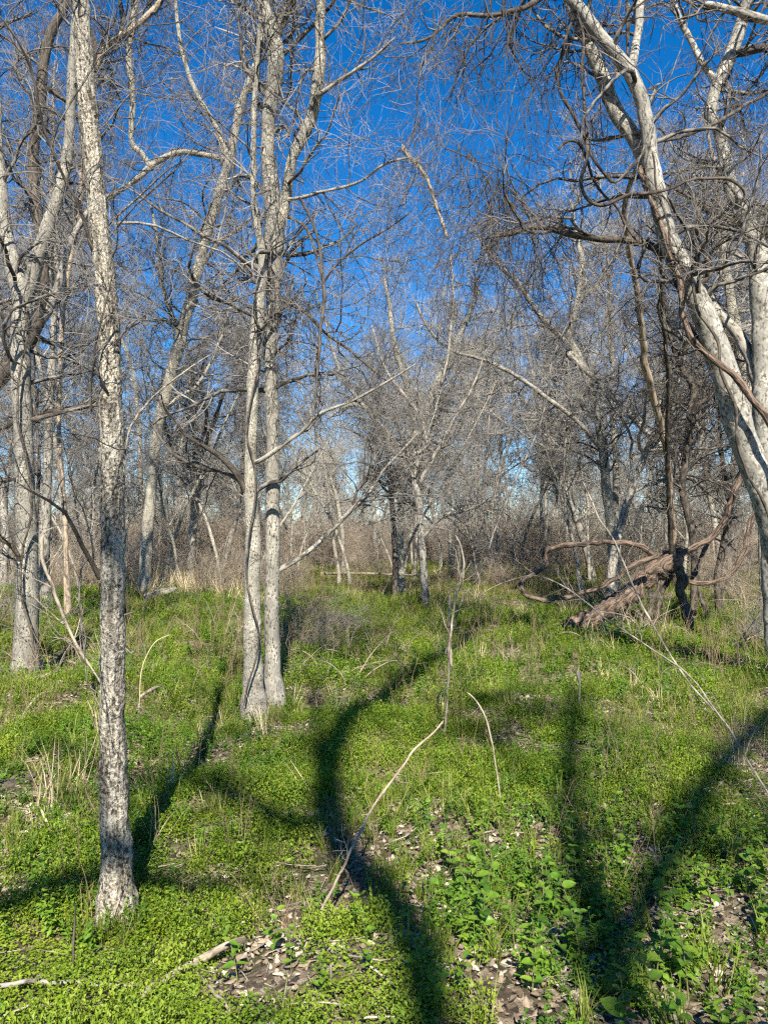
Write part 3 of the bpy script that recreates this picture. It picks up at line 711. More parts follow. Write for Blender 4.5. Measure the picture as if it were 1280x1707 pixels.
V = dict(mat='tanvine')
rope('hanging_vine', 'thick tan vine hanging beside the big leaning trunk and crossing low in front of it', 'vine',
     [(1064, 275, 8), (1080, 325, 8), (1100, 370, 9), (1120, 432, 9), (1131, 459, 9), (1135, 489, 9), (1139, 527, 10), (1146, 553, 10), (1160, 574, 10), (1184, 595, 11), (1213, 618, 11), (1236, 641, 12), (1257, 672, 12), (1280, 702, 12), (1310, 760, 12), (1330, 900, 12), (1335, 1120, 12)], (8.6, 8.4), 'vine', 51)
rope('hanging_vine', 'rope thick tan vine hanging straight down left of the big leaning trunk', 'vine',
     [(1075, 255, 7), (1052, 300, 8), (1040, 350, 9), (1046, 400, 10), (1053, 442, 10), (1063, 495, 11), (1067, 537, 11), (1073, 579, 11), (1072, 602, 12), (1080, 628, 12), (1088, 660, 12), (1097, 695, 12), (1105, 727, 11), (1112, 762, 10), (1118, 830, 9), (1122, 890, 8), (1121, 930, 8)], (9.4, 13.8), 'tanvine', 52, n1=26, twig='twig_dark', n2=6)
rope('hanging_vine', 'thin black vine hanging straight beside the rope thick tan one', 'vine',
     [(1092, 330, 6), (1098, 400, 7), (1101, 484, 7), (1103, 520, 7), (1107, 560, 7), (1113, 612, 7), (1113, 670, 7), (1111, 730, 7), (1113, 800, 7), (1116, 880, 7), (1118, 932, 7)], (9.4, 13.8), 'dark', 53, n1=22, twig='twig_dark', n2=6)
rope('hanging_vine', 'black looping vine with a deep belly hanging below the fork of the big leaning trunk', 'vine',
     [(962, 20, 4), (972, 65, 5), (970, 125, 5), (976, 200, 6), (978, 262, 6), (969, 300, 6), (976, 328, 6), (992, 342, 6), (1012, 342, 6), (1050, 324, 6), (1088, 321, 5), (1120, 312, 5), (1168, 297, 5), (1212, 298, 5), (1236, 314, 5), (1243, 330, 5), (1235, 338, 4)], (8.3, 8.3), 'dark', 54)
rope('hanging_vine', 'black vine sagging from the top limb down to the fork of the big leaning trunk', 'vine',
     [(958, 15, 4), (945, 60, 5), (934, 95, 5), (928, 120, 6), (938, 160, 6), (958, 198, 6), (972, 225, 6), (990, 268, 5), (1008, 290, 5), (1024, 303, 5), (1055, 275, 5), (1076, 250, 5)], (8.4, 8.5), 'dark', 55)
rope('hanging_vine', 'dark vine stretched from the big leaning trunk towards the upper right corner', 'vine',
     [(1088, 236, 6), (1120, 232, 6), (1160, 220, 6), (1210, 195, 6), (1250, 170, 6), (1290, 150, 6)], (8.6, 10.5), 'dark', 56, n1=12, twig='twig_dark')
rope('hanging_vine', 'short dark vine dangling from the top of the frame between the two forks', 'vine',
     [(1046, -40, 6), (1044, 0, 6), (1046, 45, 6), (1045, 90, 5), (1040, 120, 4)], (8.5, 8.5), 'dark', 57)
rope('hanging_vine', 'curling dark vine left of the fork, its tip bent back over', 'vine',
     [(930, 250, 3), (938, 240, 4), (952, 234, 5), (966, 240, 5), (976, 258, 5), (990, 300, 5), (1010, 330, 4), (1030, 350, 4), (1045, 380, 4), (1062, 402, 4)], (8.5, 8.7), 'dark', 58)
rope('hanging_vine', 'thin black vine hanging free in the air right of the twin trunks', 'vine',
     [(500, 330, 5), (520, 370, 5), (534, 420, 5), (540, 480, 5), (534, 560, 5), (528, 630, 4), (525, 700, 3)], (7.2, 7.1), 'dark', 59)
rope('slanting_stem', 'long thin grey stem slanting up to the right across the sky gap', 'stem',
     [(742, 1090, 2.8), (770, 1000, 2.8), (800, 955, 2.8), (825, 885, 2.8), (850, 822, 2.8), (872, 770, 2.8), (892, 730, 2.8), (905, 690, 2.8), (914, 640, 2.0), (922, 600, 2.2), (936, 560, 2.2), (955, 520, 2.2), (1000, 462, 2.2), (1030, 412, 2.2), (1045, 360, 2.2), (1060, 290, 2.2), (1080, 225, 2.2), (1110, 150, 1.8), (1140, 60, 1.4), (1155, -20, 1.1)], (6.5, 7.5), 'branch', 60, grounded=True)
rope('arched_vine', 'dark brown vine bending out of the ground behind the slim dark trunk', 'vine',
     [(1180, 1035, 7), (1170, 1000, 7), (1160, 960, 7), (1172, 920, 7), (1200, 880, 6), (1230, 860, 5)], (15, 15.5), 'dark', 61)

rope('clinging_vine', 'thin dark vine climbing the bark of the left twin trunk', 'vine',
     [(408, 1172, 3), (414, 1140, 3), (428, 1095, 3), (431, 1050, 3), (418, 1000, 3), (411, 950, 3), (416, 890, 3), (426, 830, 3), (424, 780, 3), (412, 720, 3), (420, 660, 3), (432, 600, 3), (424, 540, 2.5)], (7.5, 7.72), 'dark', 62, n1=8, twig='twig_brown', L1=(.15, .5), rmin=.0015, wob=.004)
rope('clinging_vine', 'thin dark vine climbing the big leaning trunk at right', 'vine',
     [(1300, 1000, 5), (1280, 860, 5), (1250, 800, 5), (1228, 740, 5), (1226, 680, 5), (1200, 620, 5), (1196, 570, 5), (1165, 520, 5), (1150, 465, 4), (1120, 420, 4), (1112, 370, 4), (1094, 310, 4), (1086, 250, 3)], (8.7, 8.35), 'dark', 63, n1=16, twig='twig_dark', L1=(.2, .8), wob=.008)
rope('clinging_vine', 'thin dark vine wound up the smooth forked tree at the left edge', 'vine',
     [(60, 1130, 4), (54, 1060, 4), (36, 990, 4), (38, 920, 4), (54, 850, 4), (46, 770, 4), (30, 700, 4), (34, 620, 4), (46, 560, 3.5), (40, 490, 3)], (9.35, 9.4), 'dark', 64, n1=10, twig='twig_brown', L1=(.2, .6), wob=.006)

# ------------------------------------------------------------------ hanging tangles of thin vine over the sky gap
def tangle(label, x0, x1, y0, y1, drop, d, n, seed, mat='twig_dark', rmin=.0022, n2=5, anchor=None):
    rng = np.random.default_rng(seed)
    P = np.empty((n, 22, 3)); R = np.empty((n, 22))
    for k in range(n):
        x = rng.uniform(x0, x1); y = y0 + (y1 - y0) * (x - x0) / (x1 - x0) + rng.normal() * 12
        dd = rng.uniform(*d)
        p = at(x, y, dd); L = rng.uniform(*drop)
        st = L / 21; v = np.array([rng.normal() * .45, rng.normal() * .3, -.7])
        sw = rng.normal(size=3) * .05
        for j in range(22):
            P[k, j] = p
            v = v * .93 + rng.normal(size=3) * .15 + sw * sin(j * .5) + np.array([0, 0, -.07])
            p = p + v / np.linalg.norm(v) * st
        R[k] = np.linspace(rng.uniform(.004, .009), .0022, 22)
    base = P[:, 0].mean(0)
    o = thing('vine_tangle', label, 'vine', base)
    link('strands', MB().tubes(P, R, 4).mesh('strands', M[mat], base), o)['kind'] = 'stuff'
    A = grow(rng, P, R, n2, (.1, 1), (20, 80), (.25, .9), 6, .22, -.03, (.4, .7), rmin, .005)
    B = grow(rng, *A, 4, (.1, 1), (30, 70), (.12, .4), 4, .25, -.02, (.6, .9), rmin * .9, .004)
    link('twigs', MB().tubes(*A, 3).tubes(*B, 3).mesh('twigs', M[mat], base), o)['kind'] = 'stuff'
tangle('thick curtain of dark thin vines hanging under the top limb right of the sky gap', 800, 1000, -20, 30, (1.2, 3.0), (7.8, 9.2), 46, 71, n2=5)
tangle('loose dark vine strands trailing below the horizontal limb into the sky gap', 790, 970, 290, 395, (.8, 2.6), (8.2, 9.4), 40, 72, n2=8)
tangle('dark web of vines in the middle of the sky left of the horizontal limb', 690, 870, 200, 300, (1.4, 3.6), (10, 12), 44, 73, n2=10)
tangle('sparse dark vine strands hanging high at the left rim of the sky gap', 690, 800, -10, 60, (.6, 1.6), (7.6, 8.2), 8, 74, n2=6)
tangle('thin dark vines hanging along the right of the twin trunks', 455, 520, 400, 520, (.7, 1.8), (7.6, 8.2), 18, 75, n2=6, rmin=.0018)
tangle('mass of dark vines hanging between the rope thick vine and the looping log', 1030, 1160, 520, 640, (1.5, 3.4), (14.6, 17), 26, 76)
tangle('dark vines draped over the right edge tree', 1150, 1290, 60, 150, (.8, 2.4), (9.8, 11.2), 26, 77)

# ------------------------------------------------------------------ generic bare trees for the wood around, and their copies
def make_bare(seed, H, mat, twig, lean=.05, rmin=.006, spread=1.0, n=(15, 9, 7, 4), r0=.13, low=.3):
    rng = np.random.default_rng(seed)
    K = 16
    P = np.zeros((1, K, 3)); d = np.array([rng.normal() * lean, rng.normal() * lean, 1.])
    for k in range(1, K):
        d = d + rng.normal(size=3) * .07; d[2] = max(d[2], .8); d /= np.linalg.norm(d)
        P[0, k] = P[0, k - 1] + d * H / (K - 1)
    P[0, :, 2] -= .15
    R = r0 * (1 - .88 * np.linspace(0, 1, K)[None]) ** .9
    R[0, 0] *= 1.35
    Pf = catmull(np.concatenate([P[0], R.T], 1), 44)
    tm = MB().tubes(Pf[None, :, :3], Pf[None, :, 3], 9, lump=.1, lump_f=8).mesh('trunk', M[mat])
    A = grow(rng, P, R, n[0], (low, .97), (25, 62), (H * .22 * spread, H * .42 * spread), 10, .20, .06, (.4, .62), rmin * 2, .06, .55)
    B = grow(rng, *A, n[1], (.15, 1), (25, 65), (H * .08, H * .19), 7, .24, .04, (.4, .6), rmin * 1.2, .03, .4)
    C = grow(rng, *B, n[2], (.1, 1), (25, 65), (H * .03, H * .085), 5, .18, .04, (.5, .7), rmin, .012, .4)
    lms = [MB().tubes(A[0][q:q + 1], A[1][q:q + 1], 6).mesh('limb', M[mat]) for q in range(len(A[0]))]
    c = MB().tubes(*B, 4).tubes(*C, 3)
    if n[3]:
        c.tubes(*grow(rng, *C, n[3], (.15, 1), (25, 60), (H * .016, H * .045), 3, .18, .03, (.6, .8), rmin * .9, .008, .2), 3)
    return [tm] + lms + [c.mesh('crown', M[twig])]


def make_shrub(seed, H, mat, rmin=.004, stems=24, n2=10, n3=8, arch=-.05, spread=.5):
    rng = np.random.default_rng(seed)
    P = np.zeros((stems, 10, 3)); R = np.zeros((stems, 10))
    for k in range(stems):
        a = rng.uniform(0, 6.3); p = np.array([cos(a), sin(a), 0]) * rng.uniform(0, .45) + np.array([0, 0, -.08])
        d = np.array([cos(a) * rng.uniform(0, spread), sin(a) * rng.uniform(0, spread), 1.])
        L = H * rng.uniform(.55, 1.1)
        for j in range(10):
            P[k, j] = p
            d = d + rng.normal(size=3) * .13 + np.array([0, 0, arch]); d /= np.linalg.norm(d)
            p = p + d * L / 9
        R[k] = np.linspace(rng.uniform(.008, .018), rmin, 10)
    B = grow(rng, P, R, n2, (.15, 1), (25, 75), (H * .2, H * .5), 6, .2, .0, (.4, .6), rmin, .01, .4)
    C = grow(rng, *B, n3, (.1, 1), (25, 70), (H * .06, H * .2), 4, .25, .0, (.5, .8), rmin * .9, .007, .3)
    return (MB().tubes(P, R, 4).mesh('stems', M[mat]), MB().tubes(*B, 3).tubes(*C, 3).mesh('twigs', M[mat]))

protos = [make_bare(101, 14, 'twin', 'twig_pale', .06), make_bare(102, 15.5, 'grey', 'twig_pale', .08, spread=.85),
          make_bare(103, 12, 'grey', 'twig_grey', .1, spread=1.15), make_bare(104, 16.5, 'twin', 'twig_grey', .05, spread=.8),
          make_bare(105, 10.5, 'grey', 'twig_grey', .14, spread=1.2, low=.25, r0=.09), make_bare(106, 13, 'grey', 'twig_grey', .12, spread=1.0)]
H0 = [14, 15.5, 12, 16.5, 10.5, 13]
shrubs = [make_shrub(111, 2.6, 'brush'), make_shrub(112, 3.4, 'brush', arch=-.1, spread=.8), make_shrub(113, 2.2, 'twig_grey', arch=-.12, spread=1.0), make_shrub(114, 3.0, 'twig_dark')]

def put(proto, names, name, label, cat, group, x, y, s, rz, tilt=0):
    o = thing(name, label, cat, (x, y, float(ground_z(x, y))), group)
    o.scale = (s, s, s); o.rotation_euler = (tilt * random.uniform(-1, 1), tilt * random.uniform(-1, 1), rz)
    for m in proto:
        c = link(m.name.split('.')[0], m, o)
        if c.name.split('.')[0] in ('crown', 'twigs', 'stems', 'branches'): c['kind'] = 'stuff'
    return o
random.seed(5)
TN = ('trunk', 'limbs', 'crown'); SN = ('stems', 'twigs')

# trees in the open wood: rejection sampled so the sky gap in the centre stays low
placed = []
def try_place(n, y0, y1, xs, gap, hmax_gap, label, group, mind):
    k = 0; tries = 0
    while k < n and tries < 4000:
        tries += 1
        y = math.exp(random.uniform(math.log(y0), math.log(y1)))
        x = random.uniform(-xs, xs) * y
        if any((x - a) ** 2 + (y - b) ** 2 < mind ** 2 for a, b in placed): continue
        px = 640 + FPX * x / y
        i = random.randrange(6); s = random.uniform(.8, 1.12)
        top = .60 if px < 480 else (.27 if px < 820 else .50)     # allowed crown height over distance
        if 520 < px < 900 and y < 26: continue
        if 190 < px < 430 and y < 27: continue
        if 820 <= px < 980: top = .27
        if (H0[i] * s - 1.6) / y > top + .06:
            s2 = (top * y + 1.6) / H0[i]
            if s2 < .5: continue
            s = s2
        placed.append((x, y)); k += 1
        put(protos[i], TN, 'bare_tree', label, 'tree', group, x, y, s, random.uniform(0, 6.28), .06)
try_place(15, 15, 27, .62, None, None, 'bare pale tree of the open wood behind the nearer trunks', 'bare trees behind the near trunks', 2.2)
ORD = ['first', 'second', 'third', 'fourth', 'fifth', 'sixth', 'seventh', 'eighth', 'ninth', 'tenth', 'eleventh', 'twelfth', 'thirteenth', 'fourteenth', 'fifteenth', 'sixteenth']
bt = sorted([o for o in bpy.data.objects if o.get('group') == 'bare trees behind the near trunks'], key=lambda o: o.location.x / o.location.y)
for q, o in enumerate(bt): o['label'] = 'bare pale tree behind the nearer trunks, %s from the left in its row' % ORD[q]
try_place(52, 27, 62, .58, None, None, 'bare grey tree in the far wood across the clearing', 'bare trees of the far wood', 2.2)
# the wood far behind, one mass
def scatter(name, meshes, pts, rot, scl, idx, label, cat):
    coll = bpy.data.collections.new(name + '_sources')
    for j, mset in enumerate(meshes):
        ob = bpy.data.objects.new('%s_source_%02d' % (name, j), mset); coll.objects.link(ob)
    m = bpy.data.meshes.new(name)
    m.vertices.add(len(pts)); m.vertices.foreach_set('co', np.asarray(pts, np.float32).ravel())
    a = m.attributes.new('rot', 'FLOAT_VECTOR', 'POINT'); a.data.foreach_set('vector', np.asarray(rot, np.float32).ravel())
    a = m.attributes.new('scl', 'FLOAT_VECTOR', 'POINT'); a.data.foreach_set('vector', np.asarray(scl, np.float32).ravel())
    a = m.attributes.new('idx', 'INT', 'POINT'); a.data.foreach_set('value', np.asarray(idx, np.int32))
    o = link(name, m)
    tag(o, label, cat, kind='stuff')
    ng = bpy.data.node_groups.new(name + '_scatter', 'GeometryNodeTree')
    ng.interface.new_socket('Geometry', in_out='INPUT', socket_type='NodeSocketGeometry')
    ng.interface.new_socket('Geometry', in_out='OUTPUT', socket_type='NodeSocketGeometry')
    gi = ng.nodes.new('NodeGroupInput'); go = ng.nodes.new('NodeGroupOutput')
    ip = ng.nodes.new('GeometryNodeInstanceOnPoints')
    ci = ng.nodes.new('GeometryNodeCollectionInfo'); ci.inputs['Collection'].default_value = coll
    ci.inputs['Separate Children'].default_value = True; ci.inputs['Reset Children'].default_value = True
    def attr(nm, ty):
        q = ng.nodes.new('GeometryNodeInputNamedAttribute'); q.data_type = ty; q.inputs['Name'].default_value = nm
        return q.outputs[0]
    e2r = ng.nodes.new('FunctionNodeEulerToRotation')
    ng.links.new(attr('rot', 'FLOAT_VECTOR'), e2r.inputs[0])
    ng.links.new(gi.outputs[0], ip.inputs['Points']); ng.links.new(ci.outputs[0], ip.inputs['Instance'])
    ip.inputs['Pick Instance'].default_value = True
    ng.links.new(attr('idx', 'INT'), ip.inputs['Instance Index'])
    ng.links.new(e2r.outputs[0], ip.inputs['Rotation']); ng.links.new(attr('scl', 'FLOAT_VECTOR'), ip.inputs['Scale'])
    ng.links.new(ip.outputs[0], go.inputs[0])
    md = o.modifiers.new('scatter', 'NODES'); md.node_group = ng
    return o

def joined(proto):
    """trunk, limbs and crown of a proto as one mesh with three materials"""
    mb = bpy.data.meshes.new('far_tree')
    vs = []; qs = []; mi = []; off = 0; starts = []; nl = 0
    for j, m in enumerate(proto):
        co = np.empty(len(m.vertices) * 3, np.float32); m.vertices.foreach_get('co', co); vs.append(co)
        li = np.empty(len(m.loops), np.int32); m.loops.foreach_get('vertex_index', li); qs.append(li + off)
        st = np.empty(len(m.polygons), np.int32); m.polygons.foreach_get('loop_start', st); starts.append(st + nl)
        mi.append(np.full(len(m.polygons), j, np.int32)); off += len(m.vertices); nl += len(m.loops)
        mb.materials.append(m.materials[0])
    mb.vertices.add(off); mb.vertices.foreach_set('co', np.concatenate(vs))
    mb.loops.add(nl); mb.loops.foreach_set('vertex_index', np.concatenate(qs))
    st = np.concatenate(starts); mb.polygons.add(len(st)); mb.polygons.foreach_set('loop_start', st)
    mb.polygons.foreach_set('material_index', np.concatenate(mi)); mb.polygons.foreach_set('use_smooth', np.full(len(st), True))
    mb.update(calc_edges=True)
    ax = []
    for m in proto:
        a = np.zeros(len(m.vertices) * 3, np.float32)
        if 'axial' in m.attributes: m.attributes['axial'].data.foreach_get('vector', a)
        ax.append(a)
    mb.attributes.new('axial', 'FLOAT_VECTOR', 'POINT').data.foreach_set('vector', np.concatenate(ax))
    return mb
light = [make_bare(121, 14, 'grey', 'twig_grey', .08, .012, n=(14, 8, 6, 0)), make_bare(122, 11, 'twin', 'twig_pale', .08, .012, .8, n=(14, 8, 6, 0), r0=.09),
         make_bare(123, 12, 'grey', 'twig_brown', .1, .012, 1.1, n=(16, 8, 6, 0), low=.15)]
sap = [make_bare(131, 8, 'twin', 'twig_pale', .07, .006, .75, n=(14, 7, 5, 0), r0=.05, low=.15), make_bare(132, 9.5, 'twin', 'twig_pale', .05, .006, .6, n=(16, 7, 5, 0), r0=.055, low=.25),
       make_bare(133, 6.5, 'grey', 'twig_grey', .12, .006, .9, n=(14, 7, 5, 0), r0=.04, low=.1)]
far_meshes = [joined(p) for p in light + sap[:2]]
rng = np.random.default_rng(9)
n = 330
yy = np.exp(rng.uniform(np.log(52), np.log(140), n)); xx = rng.uniform(-.75, .75, n) * yy
pp = np.stack([xx, yy, ground_z(xx, yy)], 1)
rr = np.zeros((n, 3)); rr[:, 2] = rng.uniform(0, 6.28, n)
ss = np.repeat(rng.uniform(.65, 1.05, n)[:, None], 3, 1)
scatter('distant_woodland', far_meshes, pp, rr, ss, rng.integers(0, 5, n), 'mass of bare grey woodland far behind the clearing', 'woodland')
# thin pale saplings across the clearing
random.seed(21)
k = 0
while k < 56:
    y = math.exp(random.uniform(math.log(19), math.log(46))); x = random.uniform(-.55, .55) * y
    px = 640 + FPX * x / y
    if y < 25 and 560 < px < 1000: continue
    if any((x - a) ** 2 + (y - b) ** 2 < 1.2 for a, b in placed): continue
    placed.append((x, y)); k += 1
    put(sap[random.randrange(3)], None, 'bare_sapling', 'thin pale bare sapling standing in the far wood', 'sapling', 'pale saplings in the far wood', x, y, random.uniform(.75, 1.15), random.uniform(0, 6.28), .1)
for px, y in ((585, 27), (625, 31), (690, 29), (735, 33), (770, 27), (790, 36), (815, 30), (865, 33), (905, 28), (945, 35), (985, 29), (1045, 31), (1090, 27)):
    put(sap[random.randrange(2)], None, 'bare_sapling', 'thin pale bare sapling standing in the far wood', 'sapling', 'pale saplings in the far wood', (px - 640) / FPX * y, y, random.uniform(1.0, 1.3), random.uniform(0, 6.28), .08)
# a thick brush line, one mass
brush = [joined(s) for s in shrubs]
n = 330
yy = np.exp(rng.uniform(np.log(40), np.log(125), n)); xx = rng.uniform(-.7, .7, n) * yy
pp = np.stack([xx, yy, ground_z(xx, yy)], 1)
rr = np.zeros((n, 3)); rr[:, 2] = rng.uniform(0, 6.28, n)
ss = np.repeat((rng.uniform(.35, 1.0, n) * (.7 + yy / 48))[:, None], 3, 1)
scatter('distant_brush', brush, pp, rr, ss, rng.choice(4, n, p=[.35, .3, .3, .05]), 'brown bare brush filling the far edge of the clearing', 'brush')

# nearer shrubs, one by one: (px, distance, scale, kind)
spots = [(500, 11.5, .55, 1), (560, 13.5, .5, 2), (350, 19, .8, 1), (395, 21, .9, 0), (290, 25, 1.1, 1), (210, 23, .9, 0), (120, 20, .9, 1), (75, 22, 1.0, 0),
         (15, 14, .8, 2), (600, 32, .9, 0), (770, 29, .9, 2), (860, 26, 1.0, 1), (900, 28, 1.2, 3), (950, 30, 1.0, 0), (835, 25, .6, 0),
         (1180, 22, 1.0, 0), (1250, 18, .9, 1), (1075, 24, 1.1, 0), (1000, 30, 1.2, 1), (1140, 27, 1.2, 1), (1230, 26, 1.2, 0),
         (450, 24, 1.1, 1), (345, 23, 1.0, 3), (160, 26, 1.2, 1), (250, 22, .9, 2), (640, 30, 1.0, 1), (1275, 13, .6, 2), (-60, 12, .9, 0), (1340, 14, .9, 1), (480, 19, .8, 0)]
ORD = ['first', 'second', 'third', 'fourth', 'fifth', 'sixth', 'seventh', 'eighth', 'ninth', 'tenth', 'eleventh', 'twelfth', 'thirteenth', 'fourteenth', 'fifteenth', 'sixteenth']
near_px = sorted(p[0] for p in spots if p[1] < 14.8)
for px, d, s, k in spots:
    x = (px - 640) / FPX * d
    near = d < 14.8
    put(shrubs[k], SN, 'bare_shrub', 'tangled bare shrub with arching brown stems, %s from the left of the near ones' % ORD[near_px.index(px)] if near else 'tangled bare brown shrub standing among the farther trunks', 'shrub',
        'near bare shrubs' if near else 'bare shrubs among the trunks', x, d, s * .72, random.uniform(0, 6.28))

random.seed(33)
brambles = [make_shrub(141 + q, 1.0, 'brush', .0022, 8, 4, 2, -.16, 1.1) for q in range(4)]
bpx = sorted([300, 560, 610, 500, 840, 1000, 1085, 1180, 1235, 110, 25, 250, 740, 1120, 380])
for px, d, s in [(300, 8.6, .8), (560, 9.4, .9), (610, 11, 1.0), (500, 9.2, .7), (840, 11, .8), (1000, 12.4, 1.0), (1085, 12.9, 1.1), (1180, 12, 1.0), (1235, 9.6, .8), (110, 9.4, .9), (25, 8.4, .8), (250, 11, .9), (740, 13, .8), (1120, 8.4, .7), (380, 12.5, 1.0)]:
    put(brambles[random.randrange(4)], SN, 'bramble', 'low bramble of thin arching brown stems in the grass, %s bramble from the left' % ORD[bpx.index(px)], 'bramble', 'low brambles in the grass', (px - 640) / FPX * d, d, s, random.uniform(0, 6.28))

# ------------------------------------------------------------------ trees behind the camera that throw the long shadows on the floor
def shadow_tree(label, shadow_px, y0, seed, extra=(), n1=30, mat='smooth'):
    rng = np.random.default_rng(seed)
    def lift(px, py, w):
        g = on_ground(px, py)
        s = (g[1] - y0) / -SUNDIR[1]
        p = g + SUNDIR * s
        return np.array([p[0], p[1], p[2], w * .5 * scale_at(px, py, g[1])])
    rows = [lift(*q) for q in shadow_px]
    r0 = rows[0]
    bx = r0[0]
    base = np.array([bx, y0, float(ground_z(bx, y0))])
    rows = [np.array([bx - .05, y0, base[2] - .15, r0[3] * 1.4]), np.array([bx, y0, r0[2] * .5, r0[3] * 1.1])] + rows
    rows = np.array(rows)
    rows[3:, 1] += np.linspace(0, .5, len(rows) - 3)
    t = thing('tree_behind_viewpoint', label, 'tree', base)
    mb, r = tube_from(rows, 12, .08, .01, .08, 12, 4, rng)
    link('trunk', mb.mesh('trunk', M[mat], base), t)
    par = [catmull(r, 40)]
    for e in extra:
        rw = np.array([lift(*q) for q in e])
        j = int(np.linalg.norm(par[0][:, :3] - rw[0, :3], axis=1).argmin())
        root = par[0][j].copy(); root[3] = rw[0, 3]
        rw = np.vstack([root, rw])
        mb, q = tube_from(rw, 8, .08, .02, .1, 12, 4, rng)
        link('limb', mb.mesh('limb', M[mat], base), t)
        par.append(catmull(q, 40))
    P0 = np.stack([p[:, :3] for p in par]); R0 = np.stack([p[:, 3] for p in par])
    A = grow(rng, P0, R0, n1 // len(par), (.45, 1), (30, 75), (.8, 2.4), 9, .22, .06, (.4, .7), .012, .04, .3)
    B = grow(rng, *A, 7, (.2, 1), (25, 70), (.5, 1.4), 6, .25, .04, (.5, .7), .007, .01, .4)
    C = grow(rng, *B, 5, (.2, 1), (25, 65), (.2, .5), 3, .2, .04, (.5, .8), .0025, .006, .3)
    link('crown', MB().tubes(*A, 5).tubes(*B, 3).tubes(*C, 3).mesh('crown', M['twig_grey'], base), t)['kind'] = 'stuff'
shadow_tree('bent tree standing behind the viewpoint, its shadow bending through the middle foreground',
            [(725, 1720, 95), (700, 1620, 85), (655, 1530, 78), (585, 1450, 72), (545, 1385, 66), (540, 1310, 58), (570, 1240, 50), (625, 1190, 42), (690, 1140, 34), (750, 1100, 28), (790, 1070, 22), (820, 1040, 14)], -7.0, 81,
            extra=[[(500, 1385, 40), (430, 1350, 34), (350, 1320, 28), (290, 1300, 18)], [(536, 1290, 18), (530, 1230, 17), (527, 1170, 14), (525, 1130, 10)],
                   [(700, 1180, 26), (780, 1180, 22), (860, 1160, 16)]])
shadow_tree('forked tree standing behind the viewpoint to the right, its forked shadow at lower right',
            [(1045, 1720, 95), (1020, 1620, 84), (985, 1540, 66), (965, 1450, 48), (962, 1360, 36), (968, 1270, 30), (972, 1190, 16)], -9.0, 82,
            extra=[[(1010, 1600, 60), (1060, 1520, 58), (1110, 1420, 54), (1160, 1330, 50), (1215, 1260, 40), (1290, 1190, 30), (1380, 1130, 16)], [(1110, 1420, 34), (1180, 1440, 30), (1260, 1420, 26), (1340, 1440, 18)], [(962, 1360, 22), (900, 1330, 18), (850, 1300, 14), (820, 1240, 10)]])
shadow_tree('tree behind the viewpoint far to the left, its limb shading the warty trunk',
            [(-160, 1640, 90), (-140, 1560, 70), (-100, 1480, 50), (-80, 1380, 40), (-60, 1250, 30), (-40, 1150, 16)], -5.4, 83, n1=6,
            extra=[[(-60, 1545, 60), (20, 1515, 56), (120, 1490, 48), (220, 1478, 40), (320, 1484, 32), (400, 1490, 18)]])
for x, y, i, s, rz in ((-7.5, -6, 0, .8, 1.0), (6.6, -7.5, 3, .75, 2.2), (1.8, -15, 0, .8, 5.1), (2.9, -7.2, 2, .85, 3.6), (-4.6, -8.5, 1, .8, .7)):  # unseen; the last two added so their crowns dapple the floor
    put(protos[i], TN, 'bare_tree', 'unseen bare tree behind the viewpoint', 'tree', 'bare trees behind the viewpoint', x, y, s, rz, .05)

# ------------------------------------------------------------------ fallen sticks, dead stems
def stick(name, label, cat, pts, mat='dead', lift=.02, S=8, seg=.02, seed=1, lump=.12, tip=True, wob=.004):
    """rows (px, py, width): lies on the ground where the photo shows it"""
    rng = np.random.default_rng(seed)
    rows = []
    for x, y, w in pts:
        g = on_ground(x, y); r = w * .5 * scale_at(x, y, g[1])
        rows.append([g[0], g[1], g[2] + r * .5 + lift, r])
    rows = np.array(rows)
    a = rows[0].copy(); a[3] = .002; a[:3] += (rows[0, :3] - rows[1, :3]) * .02
    rows = np.vstack([a, rows, rows[-1]]); rows[-1, :3] += (rows[-2, :3] - rows[-3, :3]) * .02
    mb, r = tube_from(rows, S, seg, wob, lump, 40, 4, rng)
    base = rows[1, :3].copy()
    o = link(name, mb.mesh(name, M[mat], base), None, base)
    return tag(o, label, cat)
stick('fallen_branch', 'thick pale fallen branch on dead leaves at lower left, cut end to the right', 'branch', [(235, 1690, 10.4), (262, 1668, 12.2), (300, 1645, 12.9), (340, 1622, 12.9), (380, 1603, 12.2), (412, 1590, 11.0)], seed=201, lift=.055)
stick('fallen_branch', 'thin grey fallen branch running in from the left edge at the bottom', 'branch', [(-60, 1672, 7.5), (0, 1668, 8.2), (60, 1663, 7.5), (110, 1660, 7.5), (160, 1660, 6.8), (210, 1664, 6.0), (250, 1672, 4.5)], mat='grey', seed=202, lift=.045, wob=.012)
stick('fallen_stick', 'thin stick crossing under the thick pale branch at lower left', 'stick', [(300, 1610, 5), (330, 1640, 5), (360, 1672, 6), (385, 1705, 6)], 'tanvine', seed=203, lift=.03)
stick('fallen_log', 'mossy grey log end at the left edge', 'log', [(-60, 1262, 26), (-20, 1248, 28), (10, 1240, 27), (40, 1226, 24), (75, 1212, 20), (110, 1205, 12)], 'dark', seed=204, lift=.01)
stick('fallen_log', 'rotten log half sunk in leaves, below the mossy one at the left edge', 'log', [(-40, 1325, 30), (10, 1312, 30), (40, 1300, 26), (75, 1286, 16), (100, 1275, 8)], 'dark', seed=205, lift=-.03)
stick('curved_stick', 'curved bleached stick bowed over the herbs at left', 'stick', [(32, 1226, 4.3), (42, 1200, 5.0), (56, 1178, 5.0), (72, 1165, 4.3), (90, 1162, 3.1)], seed=206, lift=.05)
